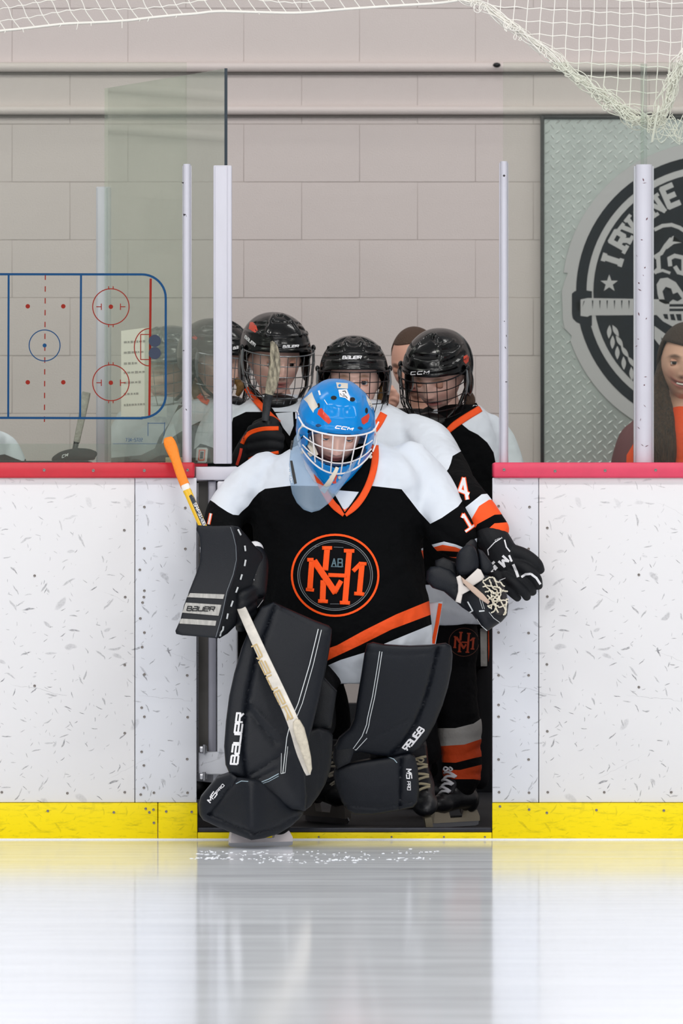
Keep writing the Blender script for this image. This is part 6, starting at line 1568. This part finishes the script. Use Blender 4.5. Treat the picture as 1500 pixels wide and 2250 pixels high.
V, Fc = union([rows_loft([(1350, -135, 20, 1.05, .12), (1440, -135, 20, 1.05, .12)], 24), ptube([(-95, 1420, 1.05, 42), (-95, 1720, 1.05, 28)]), ptube([(-25, 1420, 1.05, 42), (-25, 1720, 1.05, 28)])], .012, 3); finish('pants', V, Fc, leg_cloth, TG, sharp=None)

# gloves and a stick end seen low behind the left glass
def glove_thing(parts, label, letters):
    V, Fc = union(parts, .005, 2); o = finish('hockey_glove', V, Fc, glove_blk, sharp=None); tag(o, label, 'glove')
    if letters: decal('glove_lettering', letters, [o], whitep, o, off=.001, maxlen=4)
    return o
rail = empty('inner_rail', P(200, 1016, .55), 'dark ledge behind the left glass', 'ledge')
a = P(-300, 1040, .40); b = P(420, 1011, .40)
bpy.data.objects.remove(rail)
o = MB().box((a.x, .30, .0185), (P(200, 0, .46).x, .60, P(0, 1013, .40).z), bev=.006).build('equipment_bench', black_plastic); tag(o, 'black ledge behind the left boards carrying the gloves', 'ledge')
zb = P(0, 1013, .40).z
glove_thing([ptube([(120, 1012, .42, 10), (140, 1004, .42, 14, 14), (170, 1000, .42, 16, 15)]), ptube([(165, 994, .42, 8), (188, 993, .42, 8), (204, 997, .42, 7)]), ptube([(168, 994, .42, 10), (192, 994, .42, 9), (210, 998, .42, 7)]), ptube([(165, 1002, .41, 9), (190, 1004, .41, 8), (206, 1006, .41, 6)]), ptube([(160, 1004, .44, 9), (184, 1006, .46, 8), (200, 1006, .46, 6)]), ptube([(140, 998, .44, 7), (160, 992, .46, 7), (178, 992, .46, 6)])],
            'black glove lying behind the left glass below the stick end', text_polys('CM', (136, 1006), (5, -1.5), (1.5, -6), .4, 1.6))
sk2 = empty('hockey_stick', P(168, 1000, .52), 'taped stick end leaning behind the left glass', 'hockey stick')
greytape = mat('grey_tape', 'a8a59c', .7, bump=.4, bscale=100, var=.25, vscale=40)
box_path('taped_end', [(190, 862, .70, 9, .012), (188, 872, .70, 9.5, .013), (180, 915, .69, 8, .011), (168, 972, .68, 7, .010)], greytape, sk2, sq=4)
box_path('shaft', [(168, 970, .68, 6, .009), (150, 1060, .67, 6, .009), (110, 1250, .66, 6, .009), (60, 1480, .66, 6, .009), (5, 1735, .66, 6, .009)], black_plastic, sk2, sq=5)
o = MB().box((P(363, 0, .06).x, .075, 1.150), (P(400, 0, .06).x, .105, P(0, 1005, .08).z), bev=.002).build('foam_block', mat('cream_foam', 'd8cfa8', .8)); tag(o, 'small cream block on the rail by the orange stick end', 'block')

# adult with hand at his mouth
TE = person(925, 1800, 1.45, 'bare headed man with hand raised to his mouth', None)
mE = T4(P(914, 798, 1.5), -25, 17, -5, 1.03)
handp = [ptube([(838, 905, 1.36, 14), (846, 890, 1.34, 15, 14), (852, 876, 1.33, 15, 13)], 14), ptube([(846, 868, 1.32, 6), (856, 858, 1.30, 6), (866, 860, 1.29, 6), (868, 870, 1.30, 5)], 10), ptube([(852, 874, 1.31, 6), (862, 866, 1.295, 6.5), (872, 869, 1.29, 6), (872, 879, 1.30, 5)], 10),
         ptube([(854, 882, 1.31, 6), (864, 876, 1.29, 6), (872, 880, 1.29, 5.5), (870, 889, 1.30, 5)], 10), ptube([(852, 890, 1.31, 5.5), (861, 886, 1.295, 5.5), (867, 890, 1.295, 5), (864, 897, 1.30, 4.5)], 10), ptube([(844, 876, 1.33, 6), (850, 864, 1.31, 6), (858, 853, 1.30, 5.5), (862, 850, 1.30, 5)], 10)]
HV, HF = union(handp, .0035, 2)
body_mesh(TE, mE, [[(935, 935, 1.55, 60), (945, 1030, 1.58, 105, 60), (950, 1200, 1.6, 95, 60), (950, 1380, 1.6, 90, 60)], [(865, 955, 1.52, 26), (838, 1040, 1.42, 22), (838, 970, 1.38, 18), (838, 905, 1.36, 14)], [(1040, 970, 1.6, 26), (1062, 1100, 1.6, 22)],
                   [(915, 1380, 1.6, 48), (915, 1740, 1.6, 28)], [(985, 1380, 1.6, 48), (985, 1740, 1.6, 28)]], tone=(.74, .40, .30), brow=(.12, .06, .04), male=True, extra=[(HV, HF, (.76, .42, .32))])
eyes(mE, TE, iris_brown, (-4, 14), .7)
hp = [Vector((0, .012, .012))]
V, Fc = [], []
for i in range(19):
    for k in range(48):
        ph = 2*PI*k/48; low = 42 if math.cos(ph) > .5 else (-14+56*max(0, min(1, (math.cos(ph)+.1)/.6)) if math.cos(ph) > -.1 else -22)
        el = R(90-(90-low)*i/18); V.append(mE @ Vector((.080*math.cos(el)*math.sin(ph), .006-.099*math.cos(el)*math.cos(ph), .116*math.sin(el)+.002)))
for i in range(18):
    for k in range(48): l = (k+1) % 48; Fc.append((i*48+k, (i+1)*48+k, (i+1)*48+l, i*48+l))
o = finish('hair', V, Fc, hair_br, TE); s_ = o.modifiers.new('t', 'SOLIDIFY'); s_.thickness = .006; s_.offset = -1
V, Fc = union([rows_loft([(898, 875, 960, 1.56, .07), (915, 850, 1000, 1.57, .10), (960, 830, 1060, 1.58, .12), (1100, 840, 1065, 1.6, .12), (1380, 850, 1060, 1.6, .12)], 30), ptube([(865, 955, 1.52, 40), (838, 1040, 1.42, 36), (838, 970, 1.38, 28), (838, 925, 1.365, 24)]), ptube([(1040, 970, 1.6, 40), (1062, 1100, 1.6, 34)])], .010, 4)
finish('jacket', wrinkle(V, Fc, .004), Fc, mat('black_jacket', '101116', .75), TE, sharp=None)
V, Fc = union([rows_loft([(1350, 860, 1045, 1.6, .12), (1440, 860, 1045, 1.6, .12)], 24), ptube([(910, 1420, 1.6, 46), (910, 1735, 1.6, 32)]), ptube([(990, 1420, 1.6, 46), (990, 1735, 1.6, 32)])], .012, 3); finish('trousers', V, Fc, leg_cloth, TE, sharp=None)

# smiling woman behind the right glass
TW = person(1500, 1800, 1.6, 'smiling woman in brown headband and orange top behind the right glass')
mW = T4(P(1504, 798, 1.6), -4, 2, 3, 1.06)
body_mesh(TW, mW, [[(1500, 905, 1.65, 55), (1500, 1000, 1.65, 105, 60), (1500, 1200, 1.65, 90, 60), (1500, 1380, 1.65, 95, 60)], [(1420, 945, 1.64, 24), (1392, 985, 1.62, 26), (1378, 1080, 1.6, 24), (1420, 1160, 1.52, 20)], [(1590, 945, 1.64, 24), (1620, 1000, 1.62, 26), (1630, 1080, 1.6, 24)],
                   [(1460, 1380, 1.65, 48), (1460, 1740, 1.65, 28)], [(1540, 1380, 1.65, 48), (1540, 1740, 1.65, 28)]], tone=(.74, .43, .31), brow=(.10, .05, .03), smile=1.0, open_=.8)
eyes(mW, TW, iris_brown, (-5, 0), .08)
# teeth
V, Fc = tube([mW @ Vector((-.021+.042*k/10, -.0955+.012*(abs(-1+k/5))**2, -.0655+.0030*abs(-1+k/5)**2)) for k in range(11)], [(.0028, .0020)]*11, 8); finish('teeth', V, Fc, mat('teeth', 'e8e2d8', .25), TW)
V, Fc = [], []
for i in range(17):
    for k in range(48):
        ph = 2*PI*k/48; c_ = math.cos(ph); low = 24+8*abs(math.sin(ph)) if c_ > 0 else -10
        if 0 <= c_ < .4: low = low*(c_/.4)+(-10)*(1-c_/.4)
        el = R(90-(90-low)*i/16); V.append(mW @ Vector((.089*math.cos(el)*math.sin(ph), .006-.106*math.cos(el)*c_, .126*math.sin(el)+.004)))
for i in range(16):
    for k in range(48): l = (k+1) % 48; Fc.append((i*48+k, (i+1)*48+k, (i+1)*48+l, i*48+l))
o = finish('headband', V, Fc, mat('brown_knit', '3e3028', .9, bump=.7, bscale=160, stretch=(1, 1, .3)), TW); s_ = o.modifiers.new('t', 'SOLIDIFY'); s_.thickness = .008; s_.offset = -1
long_hair = mat('dark_brown_long_hair', '44301f', .5, bump=.9, bscale=90, var=.6, vscale=40, stretch=(4, 4, .5))
V, Fc = union([ptube([(1460, 780, 1.62, 12), (1452, 830, 1.60, 16), (1447, 890, 1.56, 22), (1448, 960, 1.50, 30), (1452, 1030, 1.50, 30), (1456, 1080, 1.50, 20)]), ptube([(1548, 780, 1.62, 12), (1556, 830, 1.60, 16), (1562, 890, 1.56, 22), (1562, 960, 1.50, 28), (1560, 1050, 1.50, 20)]),
               ptube([(1504, 760, 1.68, 40), (1504, 840, 1.70, 48), (1504, 920, 1.72, 50)]), ptube([(1454, 850, 1.58, 10), (1440, 910, 1.52, 14), (1436, 980, 1.49, 14), (1440, 1050, 1.48, 12)]), ptube([(1462, 860, 1.56, 10), (1470, 920, 1.50, 12), (1474, 990, 1.48, 12), (1468, 1050, 1.48, 10)])], .006, 2)
finish('long_hair', wrinkle(V, Fc, .004, 30, vert=.12), Fc, long_hair, TW, sharp=None)
V, Fc = union([rows_loft([(890, 1470, 1540, 1.65, .07), (910, 1440, 1570, 1.65, .10), (945, 1395, 1610, 1.65, .13), (1000, 1380, 1625, 1.65, .14), (1200, 1395, 1610, 1.65, .13), (1390, 1390, 1610, 1.65, .13)], 34), ptube([(1420, 945, 1.64, 38), (1392, 985, 1.62, 42), (1378, 1080, 1.6, 38), (1420, 1160, 1.52, 32)]), ptube([(1590, 945, 1.64, 38), (1620, 1000, 1.62, 42), (1630, 1080, 1.6, 38)])], .009, 4)
painted('jacket', wrinkle(V, Fc, .004), Fc, [mat('maroon_jacket', '6a3a3e', .7), jo, mat('dark_vest', '2a2c26', .8)], [([(1474, 880), (1534, 880), (1530, 940), (1512, 1010), (1500, 1300), (1470, 1300), (1476, 960)], 1), ([(1400, 960), (1376, 1000), (1374, 1060), (1440, 1100), (1440, 960)], 1)], TW, sharp=None)
V, Fc = union([rows_loft([(1350, 1400, 1600, 1.65, .12), (1440, 1400, 1600, 1.65, .12)], 24), ptube([(1455, 1420, 1.65, 48), (1455, 1740, 1.65, 30)]), ptube([(1545, 1420, 1.65, 48), (1545, 1740, 1.65, 30)])], .012, 3); finish('trousers', V, Fc, leg_cloth, TW, sharp=None)

for root, xs, Y in ((TA, (422, 503), 1.12), (TF, (300, 372), 1.6), (TG, (-93, -23), 1.05)):
    for x in xs: skate(root, T4(Vector((P(x, 1740, Y).x, Y+.02, .018)), 0, 0, 0), '8a8a90', '77706a')
for root, xs, Y in ((TE, (912, 988), 1.6), (TW, (1457, 1543), 1.65)):
    for x in xs:
        V, Fc = union([ellip((P(x, 0, Y).x, Y-.07, .062), (.044, .085, .038), 20, 12), ellip((P(x, 0, Y).x, Y+.03, .062), (.038, .06, .042), 20, 12), tube([Vector((P(x, 0, Y).x, Y+.02, .06)), Vector((P(x, 0, Y).x, Y+.03, .16))], .04, 14)], .007, 3)
        finish('shoe', [Vector((v.x, v.y, max(v.z, .0182))) for v in V], Fc, black_plastic, root)
